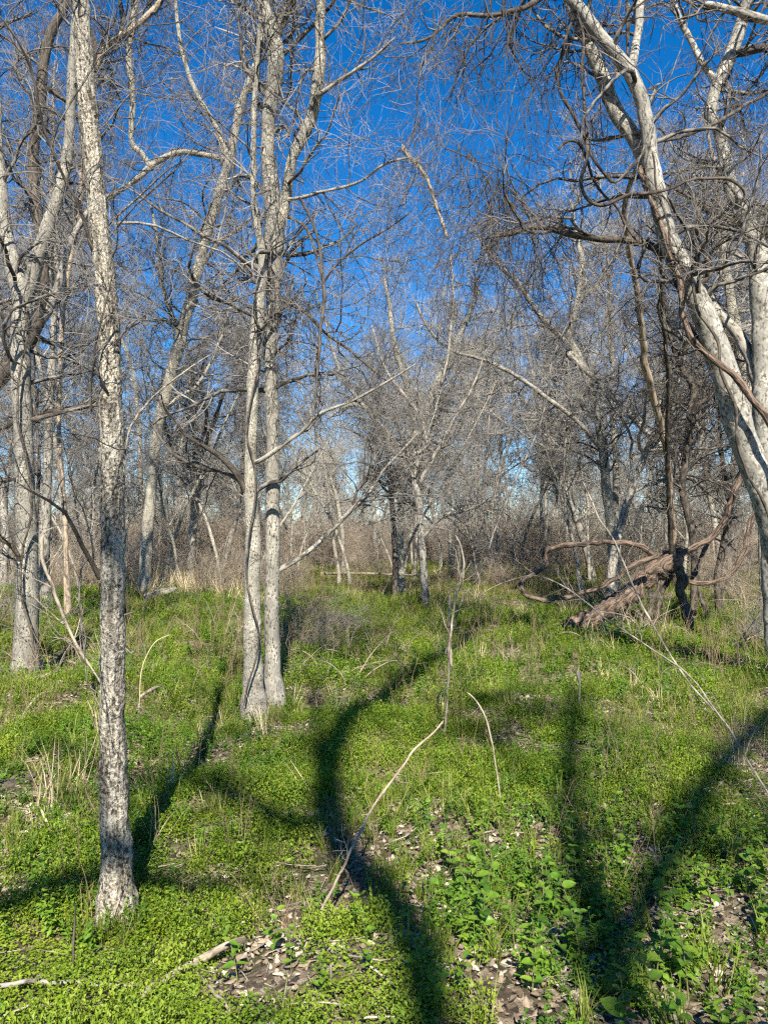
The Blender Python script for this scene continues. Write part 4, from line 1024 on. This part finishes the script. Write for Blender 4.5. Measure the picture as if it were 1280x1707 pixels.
stick('fallen_stick', 'bleached stick on top of the pile at the foot of the forked tree', 'stick', [(42, 1135, 6), (60, 1126, 7), (85, 1122, 7), (108, 1118, 6), (126, 1122, 4)], seed=207, lift=.12)
stick('fallen_stick', 'bleached stick lowest in the pile at the foot of the forked tree', 'stick', [(50, 1142, 6), (80, 1138, 7), (100, 1128, 6), (118, 1126, 4)], seed=208, lift=.06)
stick('fallen_log', 'short dark log lying at the foot of the slender leaning tree', 'log', [(246, 1010, 12), (262, 1005, 14), (280, 1000, 13), (292, 995, 9)], 'grey', seed=209, lift=.15)
stick('fallen_stick', 'pale stick lying across the grass right of the warty trunk', 'stick', [(235, 1182, 5), (255, 1170, 6), (275, 1160, 4)], seed=210, lift=.12)
stick('fallen_log', 'thin pale log lying in the far grass in front of the central trees', 'log', [(545, 966, 4), (600, 966, 4), (660, 968, 4), (700, 970, 3)], seed=211, lift=.2)
stick('fallen_stick', 'dark stick in the leaf litter right of the bottom centre', 'stick', [(758, 1580, 4), (780, 1566, 5), (800, 1555, 4)], 'dark', seed=212)
stick('fallen_stick', 'small brown stick on bare leaf litter right of the thick pale branch', 'stick', [(372, 1690, 5), (382, 1668, 6), (388, 1650, 4)], 'vine', seed=213)

def stem(name, label, cat, pts, d, mat='dead', seed=1, n1=0, thorns=0, S=6, **k):
    rng = np.random.default_rng(seed)
    if callable(d): rows = np.vstack([traced([p, (p[0], p[1] + 1, p[2])], d(p))[0] for p in pts])
    else: rows = traced(pts, *d)
    base = rows[0, :3].copy()
    mb, r = tube_from(rows, S, .03, k.get('wob', .004), .14, 30, 4, rng)
    P = catmull(r, 40)[None]
    if thorns:
        T = grow(rng, P[:, :, :3], P[:, :, 3], thorns, (0, 1), (60, 90), (.02, .05), 3, .02, .1, (.5, .6), .0012, .003)
        mb.tubes(*T, 4)
    if n1:
        A = grow(rng, P[:, :, :3], P[:, :, 3], n1, (.2, 1), (25, 60), k.get('L1', (.2, .6)), 6, .12, .02, (.4, .6), .0014, .006)
        B = grow(rng, *A, 4, (.2, 1), (25, 60), (.08, .25), 4, .15, 0, (.5, .7), .0011, .004)
        o = thing(name, label, cat, base)
        link('stem', mb.mesh('stem', M[mat], base), o)
        link('twigs', MB().tubes(*A, 4).tubes(*B, 3).mesh('twigs', M[k.get('twig', mat)], base), o)['kind'] = 'stuff'
        return o
    o = link(name, mb.mesh(name, M[mat], base), None, base)
    return tag(o, label, cat)

stem('thorny_stem', 'thin brown thorny stem slanting low from the bottom centre up to the right', 'stem',
     [(498, 1606, 5), (512, 1572, 5), (530, 1530, 5), (560, 1470, 5), (592, 1405, 4.5), (622, 1350, 4.5), (660, 1290, 4), (700, 1242, 4), (728, 1215, 3.5), (740, 1198, 3)], (2.95, 4.6), 'tanvine', 221, thorns=30, n1=5, L1=(.06, .2), twig='tanvine', wob=.010)
stem('upright_stem', 'pale broken upright stem with short side shoots standing in the middle of the green', 'stem',
     [(741, 1222, 3.8), (744, 1180, 3.8), (748, 1120, 3.8), (752, 1060, 4.1), (757, 1012, 3.8), (767, 970, 3.8), (774, 940, 3.0), (766, 905, 2.2), (755, 885, 1.5)], (6.5, 6.4), 'dead', 223, thorns=16, n1=9, L1=(.15, .55), twig='dead', wob=.012)
stem('upright_stem', 'short bleached stem standing close beside the taller broken stem', 'stem', [(752, 1110, 5), (750, 1060, 4.5), (748, 1020, 4), (750, 990, 3)], (6.6, 6.6), 'dead', 222, thorns=8)
stem('bent_stalk', 'thin bleached stalk bending over the bright ground cover, centre', 'stalk', [(834, 1330, 2.4), (828, 1290, 2.8), (820, 1240, 2.8), (812, 1205, 2.8), (800, 1178, 2.8), (786, 1160, 2.1), (776, 1152, 2.1)], (4.6, 4.7), 'dead', 223)
stem('dry_stem', 'long pale dry stem arching from the centre down to the right edge', 'stem',
     [(1310, 1370, 3.1), (1250, 1275, 3.1), (1215, 1215, 3.1), (1185, 1175, 3.1), (1150, 1128, 2.8), (1080, 1078, 2.8), (1010, 1032, 2.8), (975, 1003, 2.5), (940, 978, 2.5), (905, 963, 2.2), (870, 962, 1.9), (820, 980, 1.6), (790, 1000, 1.2)], (4.4, 6.4), 'dead', 224, n1=16, L1=(.2, .7))
stem('dry_stem', 'pale dry stem rising steeply across the looping log', 'stem', [(1190, 1185, 3.2), (1150, 1140, 3.2), (1110, 1080, 3.2), (1070, 1010, 3.2), (1050, 965, 3.2), (1025, 905, 2.9), (1000, 868, 2.6), (985, 835, 2.3), (970, 800, 1.6)], (5.6, 6.6), 'dead', 225, n1=9)
stem('dead_branch', 'bleached dead branch propped up between the forked tree and the warty trunk', 'branch', [(170, 1140, 3.8), (150, 1110, 4.5), (132, 1082, 5.2), (112, 1040, 6.0), (96, 1000, 6.0), (84, 965, 6.0), (72, 935, 6.8), (70, 905, 6.8), (72, 888, 6.0)], (6.6, 6.4), 'dead', 226, n1=14, L1=(.2, .8))
stem('dry_stem', 'dry curved stem in the grass between the warty trunk and the twin trunks', 'stem', [(232, 1180, 1.3), (236, 1120, 1.3), (246, 1090, 1.3), (262, 1068, 1.3), (285, 1058, 1.0)], (7.2, 7.2), 'straw', 227)
stem('dry_stem', 'bent dry stem leaning over the herbs left of the warty trunk', 'stem', [(105, 1415, 4), (88, 1390, 4), (74, 1362, 4), (66, 1345, 3)], (4.2, 4.2), 'straw', 228)
stem('dead_twig', 'twiggy forked dead twig at the right side of the warty trunk', 'twig', [(208, 1025, 3), (225, 1020, 3), (238, 1008, 2.5), (250, 992, 2)], (3.45, 3.4), 'dead', 229, n1=5, L1=(.06, .16))
stem('broken_stub', 'pale broken branch stub against the sky in the centre gap', 'branch', [(745, 395, 6), (728, 345, 6), (712, 300, 6), (695, 275, 7), (682, 262, 8), (674, 250, 9), (670, 240, 3)], (10.4, 10.2), 'dead', 230, n1=14, L1=(.3, 1.0), twig='twig_dark')
stem('pale_leaf_stalk', 'single pale upright dead leaf on a stalk in the right middle ground', 'stalk', [(966, 1180, 3), (965, 1160, 3), (965, 1140, 3), (963, 1125, 8), (963, 1115, 3)], (7.0, 7.0), 'dead', 231)
stem('dark_stake', 'thin dark upright stem in the green mat at lower left', 'stem', [(122, 1610, 4), (124, 1560, 4), (125, 1520, 3), (124, 1500, 2)], (3.0, 3.0), 'dark', 232)

# ------------------------------------------------------------------ ground cover protos
def leaf_batch(rng, pos, length, width, tilt, fold=.25):
    """four-triangle folded leaves at pos [N,3]"""
    n = len(pos)
    yaw = rng.uniform(0, 2 * pi, n); pit = tilt
    f = np.stack([np.cos(yaw) * np.cos(pit), np.sin(yaw) * np.cos(pit), np.sin(pit)], 1)
    s = np.stack([-np.sin(yaw), np.cos(yaw), np.zeros(n)], 1)
    u = np.cross(f, s)
    L = length[:, None]; W = width[:, None]
    v = np.stack([pos, pos + f * L * .42 - s * W * .5 + u * W * fold, pos + f * L * .45, pos + f * L * .42 + s * W * .5 + u * W * fold, pos + f * L - u * L * .12], 1)
    t = np.array([[0, 2, 1], [0, 3, 2], [1, 2, 4], [2, 3, 4]])
    T = (np.arange(n)[:, None, None] * 5 + t).reshape(-1, 3)
    return v.reshape(-1, 3), T

def mat_clump(seed, rad=.075, n=120, h=.05, ll=(.008, .014)):
    rng = np.random.default_rng(seed)
    r = rad * np.sqrt(rng.uniform(0, 1, n)); a = rng.uniform(0, 6.3, n)
    top = h * (1 - (r / rad) ** 2 * .75)
    z = top * rng.uniform(.25, 1.1, n)
    pos = np.stack([r * np.cos(a), r * np.sin(a), z], 1)
    L = rng.uniform(ll[0], ll[1], n)
    V, T = leaf_batch(rng, pos, L, L * .75, rng.normal(.15, .45, n))
    return MB().add(V, None, T).mesh('mat', M['mat'], smooth=False)

def grass_tuft(seed, n=22, h=.28, rad=.05, w=.004, mat='grass', lean=.5):
    rng = np.random.default_rng(seed)
    mb = MB()
    a = rng.uniform(0, 6.3, n); r = rad * np.sqrt(rng.uniform(0, 1, n))
    p = np.stack([r * np.cos(a), r * np.sin(a), np.full(n, -.01)], 1)
    yaw = rng.uniform(0, 6.3, n); ln = rng.uniform(.1, lean, n)
    d = np.stack([np.cos(yaw) * ln, np.sin(yaw) * ln, np.ones(n)], 1)
    side = np.stack([-np.sin(yaw), np.cos(yaw), np.zeros(n)], 1)
    H = h * rng.uniform(.5, 1.15, n)
    ws = w * rng.uniform(.7, 1.3, n)[:, None]
    pts = []
    for k in range(4):
        pts.append(p.copy())
        d = d / np.linalg.norm(d, axis=1, keepdims=True)
        p = p + d * (H / 3)[:, None]
        d = d + np.stack([np.cos(yaw), np.sin(yaw), np.full(n, -.35)], 1) * (ln * .9)[:, None]
    v = np.stack([pts[0] - side * ws, pts[0] + side * ws, pts[1] - side * ws, pts[1] + side * ws, pts[2] - side * ws * .75, pts[2] + side * ws * .75, pts[3]], 1)
    q = np.array([[0, 1, 3, 2], [2, 3, 5, 4]]); t = np.array([[4, 5, 6]])
    b = np.arange(n)[:, None, None] * 7
    mb.add(v.reshape(-1, 3), (b + q).reshape(-1, 4), (b + t).reshape(-1, 3))
    return mb.mesh('tuft', M[mat], smooth=True)

def herb_mesh(seed, h=.16, pairs=5, L=(.022, .042)):
    """a small broad-leaved herb with opposite leaves, one mesh (for the mass)"""
    rng = np.random.default_rng(seed)
    mb = MB()
    ns = 3
    for s in range(ns):
        a = rng.uniform(0, 6.3); hh = h * rng.uniform(.6, 1.1)
        tip = np.array([cos(a), sin(a), 0]) * rng.uniform(.0, .06)
        root = np.array([rng.normal() * .02, rng.normal() * .02, -.01])
        zs = np.linspace(0, 1, 5)[:, None]
        P = root + tip * zs ** 1.5 + np.array([0, 0, hh]) * zs
        mb.tubes(P[None], np.linspace(.0016, .001, 5)[None], 3)
        k = pairs * 2 + 2
        t = np.repeat(np.linspace(.3, 1, pairs + 1), 2)
        pos = root + tip * t[:, None] ** 1.5 + np.array([0, 0, hh]) * t[:, None]
        ll = rng.uniform(L[0], L[1], k) * (1.1 - .5 * t)
        V, T = leaf_batch(rng, pos, ll, ll * .62, rng.normal(.05, .3, k), .15)
        mb.add(V, None, T)
    return mb.mesh('herb', M['herb'], smooth=False)

def dead_leaf_mesh(seed, L=.065, W=.04):
    rng = np.random.default_rng(seed)
    ny, nxl = 6, 5
    v = []
    curl = rng.uniform(-2.2, 2.2); bend = rng.uniform(-1.2, 1.2)
    for j in range(ny):
        t = j / (ny - 1)
        w = W * (sin(pi * min(1, t * .92 + .06)) ** .8) * rng.uniform(.85, 1.1)
        for i in range(nxl):
            s = i / (nxl - 1) - .5
            v.append((s * w, (t - .5) * L, .012 + curl * s * s * w + bend * (t - .5) ** 2 * L * .5 + abs(s) * w * .25 + rng.normal() * .0015))
    q = [(j * nxl + i, j * nxl + i + 1, (j + 1) * nxl + i + 1, (j + 1) * nxl + i) for j in range(ny - 1) for i in range(nxl - 1)]
    return MB().add(np.array(v), np.array(q)).mesh('dead_leaf', M['deadleaf'])

# cover masks over the ground (world coordinates)
def nz2(x, y, s, seed):
    r = np.random.default_rng(seed); o = np.zeros_like(x)
    for k in range(6):
        a = r.uniform(0, 6.3); f = s * r.uniform(.6, 1.9)
        o += np.sin(f * (x * cos(a) + y * sin(a)) + r.uniform(0, 6.3))
    return o / 6 ** .5 / .71 * .5
def blob(x, y, cx, cy, sx, sy): return np.exp(-(((x - cx) / sx) ** 2 + ((y - cy) / sy) ** 2))
def cover(x, y):
    m = nz2(x, y, 2.4, 3) * .7 + nz2(x, y, 6, 4) * .6 + .22
    m += 1.6 * blob(x, y, -1.25, 3.0, .7, .7) + 1.2 * blob(x, y, -.10, 2.75, .22, .3) + 1.0 * blob(x, y, -.9, 4.7, .6, .5) + 1.2 * blob(x, y, .1, 5.8, .8, .9) + .9 * blob(x, y, -.45, 5.6, .6, .5)
    m -= 2.2 * blob(x, y, -.45, 2.95, .26, .38) + 1.6 * blob(x, y, -.35, 3.6, .22, .3) + 1.6 * blob(x, y, .32, 3.05, .3, .4) + .5 * blob(x, y, 1.0, 3.2, .7, 1.0) + 1.0 * blob(x, y, -2.1, 5.0, .6, .9)
    m += np.clip((y - 7) * .2, 0, 1.2)
    return m
TREES_XY = [(o.location.x, o.location.y) for o in bpy.data.objects if o.get('category') == 'tree' and o.location.y < 12]

def sample(rng, n, y0, y1, margin=1.0, wid=.56):
    """uniform points over the wedge of floor in front of the camera"""
    u = rng.uniform(0, 1, n)
    y = np.sqrt(y0 ** 2 + u * (y1 ** 2 - y0 ** 2))
    x = rng.uniform(-1, 1, n) * (wid * y + margin)
    return x, y

def build(name, meshes, x, y, s, label, cat, rng, tilt=.15, dz=0.0, sz=None):
    n = len(x)
    pts = np.stack([x, y, ground_z(x, y) + dz], 1)
    rot = np.stack([rng.normal(0, tilt, n), rng.normal(0, tilt, n), rng.uniform(0, 6.28, n)], 1)
    scl = np.repeat(s[:, None], 3, 1)
    if sz is not None: scl[:, 2] *= sz
    return scatter(name, meshes, pts, rot, scl, rng.integers(0, len(meshes), n), label, cat)

rng = np.random.default_rng(300)
# low bright mat of tiny leaves
mats = [mat_clump(301 + k, .075, 100, .075) for k in range(5)]
x, y = sample(rng, 12500, 1.6, 7.5)
c = cover(x, y); keep = rng.uniform(-.1, .7, len(x)) < c
x, y, c = x[keep], y[keep], c[keep]
x2, y2 = sample(rng, 11000, 7.5, 18); keep = rng.uniform(0, 1, len(x2)) < .55 + .45 * nz2(x2, y2, 1.2, 9); x2, y2 = x2[keep], y2[keep]
X_ = np.concatenate([x, x2]); Y_ = np.concatenate([y, y2])
S_ = np.concatenate([rng.uniform(.55, 1.5, len(x)), rng.uniform(1.1, 2.2, len(x2))])
SZ = 1.2 + 1.2 * np.clip(nz2(X_, Y_, 6, 8), -.75, 1.4)
build('ground_cover', mats, X_, Y_, S_, 'low bright green mat of tiny leaved herbs over the woodland floor', 'ground cover', rng, .2, -.005, SZ)

# grass
tufts = [grass_tuft(320 + k, 22, .26, .05, .0032) for k in range(4)]
x, y = sample(rng, 2600, 2.2, 6.5); k = rng.uniform(0, 1, len(x)) < np.clip(.12 + .3 * nz2(x, y, 1.5, 12) + .35 * blob(x, y, -1.9, 4.4, .8, .8), 0, 1); x, y = x[k], y[k]
x2, y2 = sample(rng, 7000, 6.5, 15); k = rng.uniform(0, 1, len(x2)) < .6 + .4 * nz2(x2, y2, .8, 13); x2, y2 = x2[k], y2[k]
x3, y3 = sample(rng, 18000, 15, 50)
X_ = np.concatenate([x, x2, x3]); Y_ = np.concatenate([y, y2, y3])
S_ = np.concatenate([rng.uniform(.4, .9, len(x)), rng.uniform(.45, .9, len(x2)), rng.uniform(.9, 1.5, len(x3))])
SZ = np.concatenate([np.ones(len(x)), 1.0 + .55 * np.clip(nz2(x2, y2, 1.6, 14), -.7, 1.2), .75 + .4 * np.clip(nz2(x3, y3, .7, 18), -.8, 1.2)])
FEET = [(t.location.x, t.location.y, r_) for t in bpy.data.objects for nm, r_ in (('warty_bark_tree', .10), ('twin_trunk_tree', .13), ('forked_tree', .22)) if t.name.startswith(nm) and t.type == 'EMPTY']
fx = []; fy = []
for (a_, b_, r_) in FEET:
    th = rng.uniform(0, 6.28, 46); rd = r_ + rng.uniform(0, .16, 46)
    fx.append(a_ + rd * np.cos(th)); fy.append(b_ + rd * np.sin(th))
FX = np.concatenate(fx); FY = np.concatenate(fy)
kf = rng.uniform(0, 1, len(FX)) < .5
X_ = np.concatenate([X_, FX[kf]]); Y_ = np.concatenate([Y_, FY[kf]]); S_ = np.concatenate([S_, rng.uniform(.35, .8, kf.sum())]); SZ = np.concatenate([SZ, np.ones(kf.sum())])
build('grass', tufts, X_, Y_, S_, 'green grass growing thicker towards the clearing', 'grass', rng, .15, 0, SZ)

# dry tan grass and stalks
dry = [grass_tuft(340 + k, 16, .42, .06, .0022, 'straw', .45) for k in range(3)]
x, y = sample(rng, 200, 4, 13); k = rng.uniform(0, 1, len(x)) < .35 + .4 * nz2(x, y, 1.1, 15); x, y = x[k], y[k]
x2, y2 = sample(rng, 420, 13, 40); k = rng.uniform(0, 1, len(x2)) < .5 + .6 * nz2(x2, y2, .35, 16); x2, y2 = x2[k], y2[k]
xb = rng.normal(-5.0, .7, 36); yb = rng.normal(19.5, .7, 36)
X_ = np.concatenate([x, x2, xb]); Y_ = np.concatenate([y, y2, yb])
S_ = np.concatenate([rng.uniform(.5, 1.1, len(x)), rng.uniform(1.0, 1.9, len(x2)), rng.uniform(1.2, 2.0, 36)])
build('dry_grass', dry, X_, Y_, S_, 'dry straw coloured grass among the green', 'dry grass', rng, .2)

# thin upright brown stalks with a few side sprigs
def stalk_mesh(seed):
    r = np.random.default_rng(seed); n = 5
    P = np.zeros((n, 6, 3)); R = np.zeros((n, 6))
    for k in range(n):
        p = np.array([r.normal() * .05, r.normal() * .05, -.01]); d = np.array([r.normal() * .2, r.normal() * .2, 1.]); L = r.uniform(.25, .6)
        for j in range(6):
            P[k, j] = p; d = d + r.normal(size=3) * .09; d /= np.linalg.norm(d); p = p + d * L / 5
        R[k] = np.linspace(.0022, .0011, 6)
    A = grow(r, P, R, 5, (.35, 1), (25, 60), (.05, .16), 3, .1, .02, (.6, .8), .0011, .002)
    return MB().tubes(P, R, 4).tubes(*A, 3).mesh('stalk', M['stalk'])
stk = [stalk_mesh(350 + k) for k in range(4)]
x, y = sample(rng, 260, 3.2, 8); x2, y2 = sample(rng, 650, 8, 26)
build('dry_stalks', stk, np.concatenate([x, x2]), np.concatenate([y, y2]), np.concatenate([rng.uniform(.4, .9, len(x)), rng.uniform(.8, 1.8, len(x2))]), 'thin upright brown stalks standing in the grass', 'stalks', rng, .15)

# broad leaved herbs: the mass
herbs = [herb_mesh(360 + k) for k in range(5)]
x, y = sample(rng, 10000, 1.8, 8)
w = np.clip(.25 + .5 * nz2(x, y, 2.2, 17) + .8 * blob(x, y, 1.1, 3.4, .9, 1.4) + .9 * blob(x, y, -2.0, 6.0, .7, .8) - .8 * blob(x, y, -1.0, 3.0, .6, .6) - .9 * blob(x, y, -.45, 2.95, .3, .4), .03, 1)
k = rng.uniform(0, 1, len(x)) < w; x, y = x[k], y[k]
x2, y2 = sample(rng, 5000, 8, 20)
X_ = np.concatenate([x, x2]); Y_ = np.concatenate([y, y2]); S_ = np.concatenate([rng.uniform(.35, 1.15, len(x)), rng.uniform(.9, 1.9, len(x2))])
X_ = np.concatenate([X_, FX]); Y_ = np.concatenate([Y_, FY]); S_ = np.concatenate([S_, rng.uniform(.6, 1.3, len(FX))])
build('herb_layer', herbs, X_, Y_, S_, 'mass of small broad leaved green herbs among grass and litter', 'herbs', rng, .2)

# dead leaves: the mass
dls = [dead_leaf_mesh(380 + k, L_, W_) for k, (L_, W_) in enumerate([(.07, .042), (.055, .036), (.085, .04), (.06, .045), (.045, .03)])]
x, y = sample(rng, 42000, 1.6, 9)
k = rng.uniform(0, 1, len(x)) < np.clip(.85 - .5 * cover(x, y), .05, 1); x, y = x[k], y[k]
build('leaf_litter', dls, x, y, rng.uniform(.25, .68, len(x)), 'bleached dead leaves littering the floor', 'leaf litter', rng, .35, .004)
# fine litter twigs
def twiglets(seed):
    r = np.random.default_rng(seed); P = np.zeros((1, 5, 3)); p = np.array([-.1, 0, .012]); d = np.array([1., 0, 0])
    for j in range(5):
        P[0, j] = p; d = d + r.normal(size=3) * [.1, .3, .08]; p = p + d / np.linalg.norm(d) * .05
    return MB().tubes(P, np.linspace(.003, .0012, 5)[None], 4).mesh('twiglet', M['dead'])
tw = [twiglets(395 + k) for k in range(4)]
x, y = sample(rng, 1800, 1.8, 10)
build('litter_twigs', tw, x, y, rng.uniform(.5, 1.6, len(x)), 'small dead twigs strewn over the floor', 'twigs', rng, .12, .01)

# the largest dead leaves, each on its own, lying on the ground sheet
x, y = sample(rng, 1600, 2.4, 5.0, .1, .5)
k = np.clip(.8 - .8 * cover(x, y), 0, 1) > rng.uniform(.15, .9, len(x)); x, y = x[k][:240], y[k][:240]
for a, b in zip(x, y):
    o = link('dead_leaf', dls[int(rng.integers(0, 5))], ground, (a, b, float(ground_z(a, b)) + .012))
    o.rotation_euler = (rng.normal(0, .35), rng.normal(0, .35), rng.uniform(0, 6.28)); s = rng.uniform(.55, .95); o.scale = (s, s, s)

# broad leaved plants in the foreground, each on its own with its stem and leaves
def single_leaf(seed, L=.046, W=.034):
    rng = np.random.default_rng(seed)
    v = []; n = 6
    for j in range(n):
        t = j / (n - 1)
        w = W * .5 * (1.25 * math.sqrt(max(0, t + .03)) * (1 - t) ** .75 * 1.75)
        z = -.22 * L * t * t + .02 * L * sin(t * 9)
        for s in (-1, -.5, 0, .5, 1):
            v.append((s * w, t * L, z + abs(s) * w * .35 + (.0012 if (j % 2 and abs(s) == 1) else 0)))
    q = [(j * 5 + i, j * 5 + i + 1, j * 5 + i + 6, j * 5 + i + 5) for j in range(n - 1) for i in range(4)]
    return MB().add(np.array(v), np.array(q)).mesh('leaf', M['herb'])
leaves = [single_leaf(401 + k, L_, W_) for k, (L_, W_) in enumerate([(.046, .036), (.052, .036), (.04, .032), (.056, .042)])]
def plant_stem(seed, h):
    r = np.random.default_rng(seed); z = np.linspace(0, 1, 7)[:, None]
    P = np.array([r.normal() * .04, r.normal() * .04, 0]) * z ** 1.6 + np.array([0, 0, h]) * z + np.array([0, 0, -.015])
    return MB().tubes(P[None], np.linspace(.0026, .0014, 7)[None], 5).mesh('stem', M['stemgreen']), P
stems = [plant_stem(410 + k, h) for k, h in enumerate((.16, .2, .13, .24))]
def plant(x, y, label, group, s=1.0):
    k = int(rng.integers(0, 4)); sm, P = stems[k]
    o = thing('broadleaf_plant', label, 'plant', (x, y, float(ground_z(x, y))), group)
    o.rotation_euler[2] = rng.uniform(0, 6.28); o.scale = (s, s, s)
    link('stem', sm, o)
    ph = rng.uniform(0, 6.28)
    for j, t in enumerate((.35, .55, .72, .88, 1.0)):
        p = P[min(6, int(t * 6))]
        for b in (0, 1):
            lf = link('leaf', leaves[int(rng.integers(0, 4))], o, p)
            ls = (1.15 - .55 * t) * rng.uniform(.75, 1.2)
            lf.scale = (ls, ls, ls)
            lf.rotation_euler = (rng.normal(.15 + .2 * t, .22), rng.normal(0, .25), ph + j * pi / 2 + b * pi + rng.normal(0, .25))
n = 0
while n < 78:
    a, b = rng.uniform(.1, 2.0), rng.uniform(2.5, 4.8)
    if a > .5 * b + .1 or rng.uniform() > .25 + .9 * float(blob(a, b, 1.0, 3.2, .8, 1.1)): continue
    plant(a, b, 'broad leaved green plant growing among litter at lower right', 'broad leaved plants at lower right', rng.uniform(.85, 1.45)); n += 1
for _ in range(16):
    a, b = rng.normal(-.2, .28), rng.normal(3.3, .45)
    if b < 2.5: continue
    plant(a, b, 'broad leaved green plant on the bare leaf patch at bottom centre', 'broad leaved plants at bottom centre', rng.uniform(.6, 1.0))
for _ in range(22):
    a, b = rng.normal(-2.3, .35), rng.normal(6.3, .5)
    plant(a, b, 'broad leaved green plant in the patch by the left logs', 'broad leaved plants by the left logs', rng.uniform(.9, 1.4))
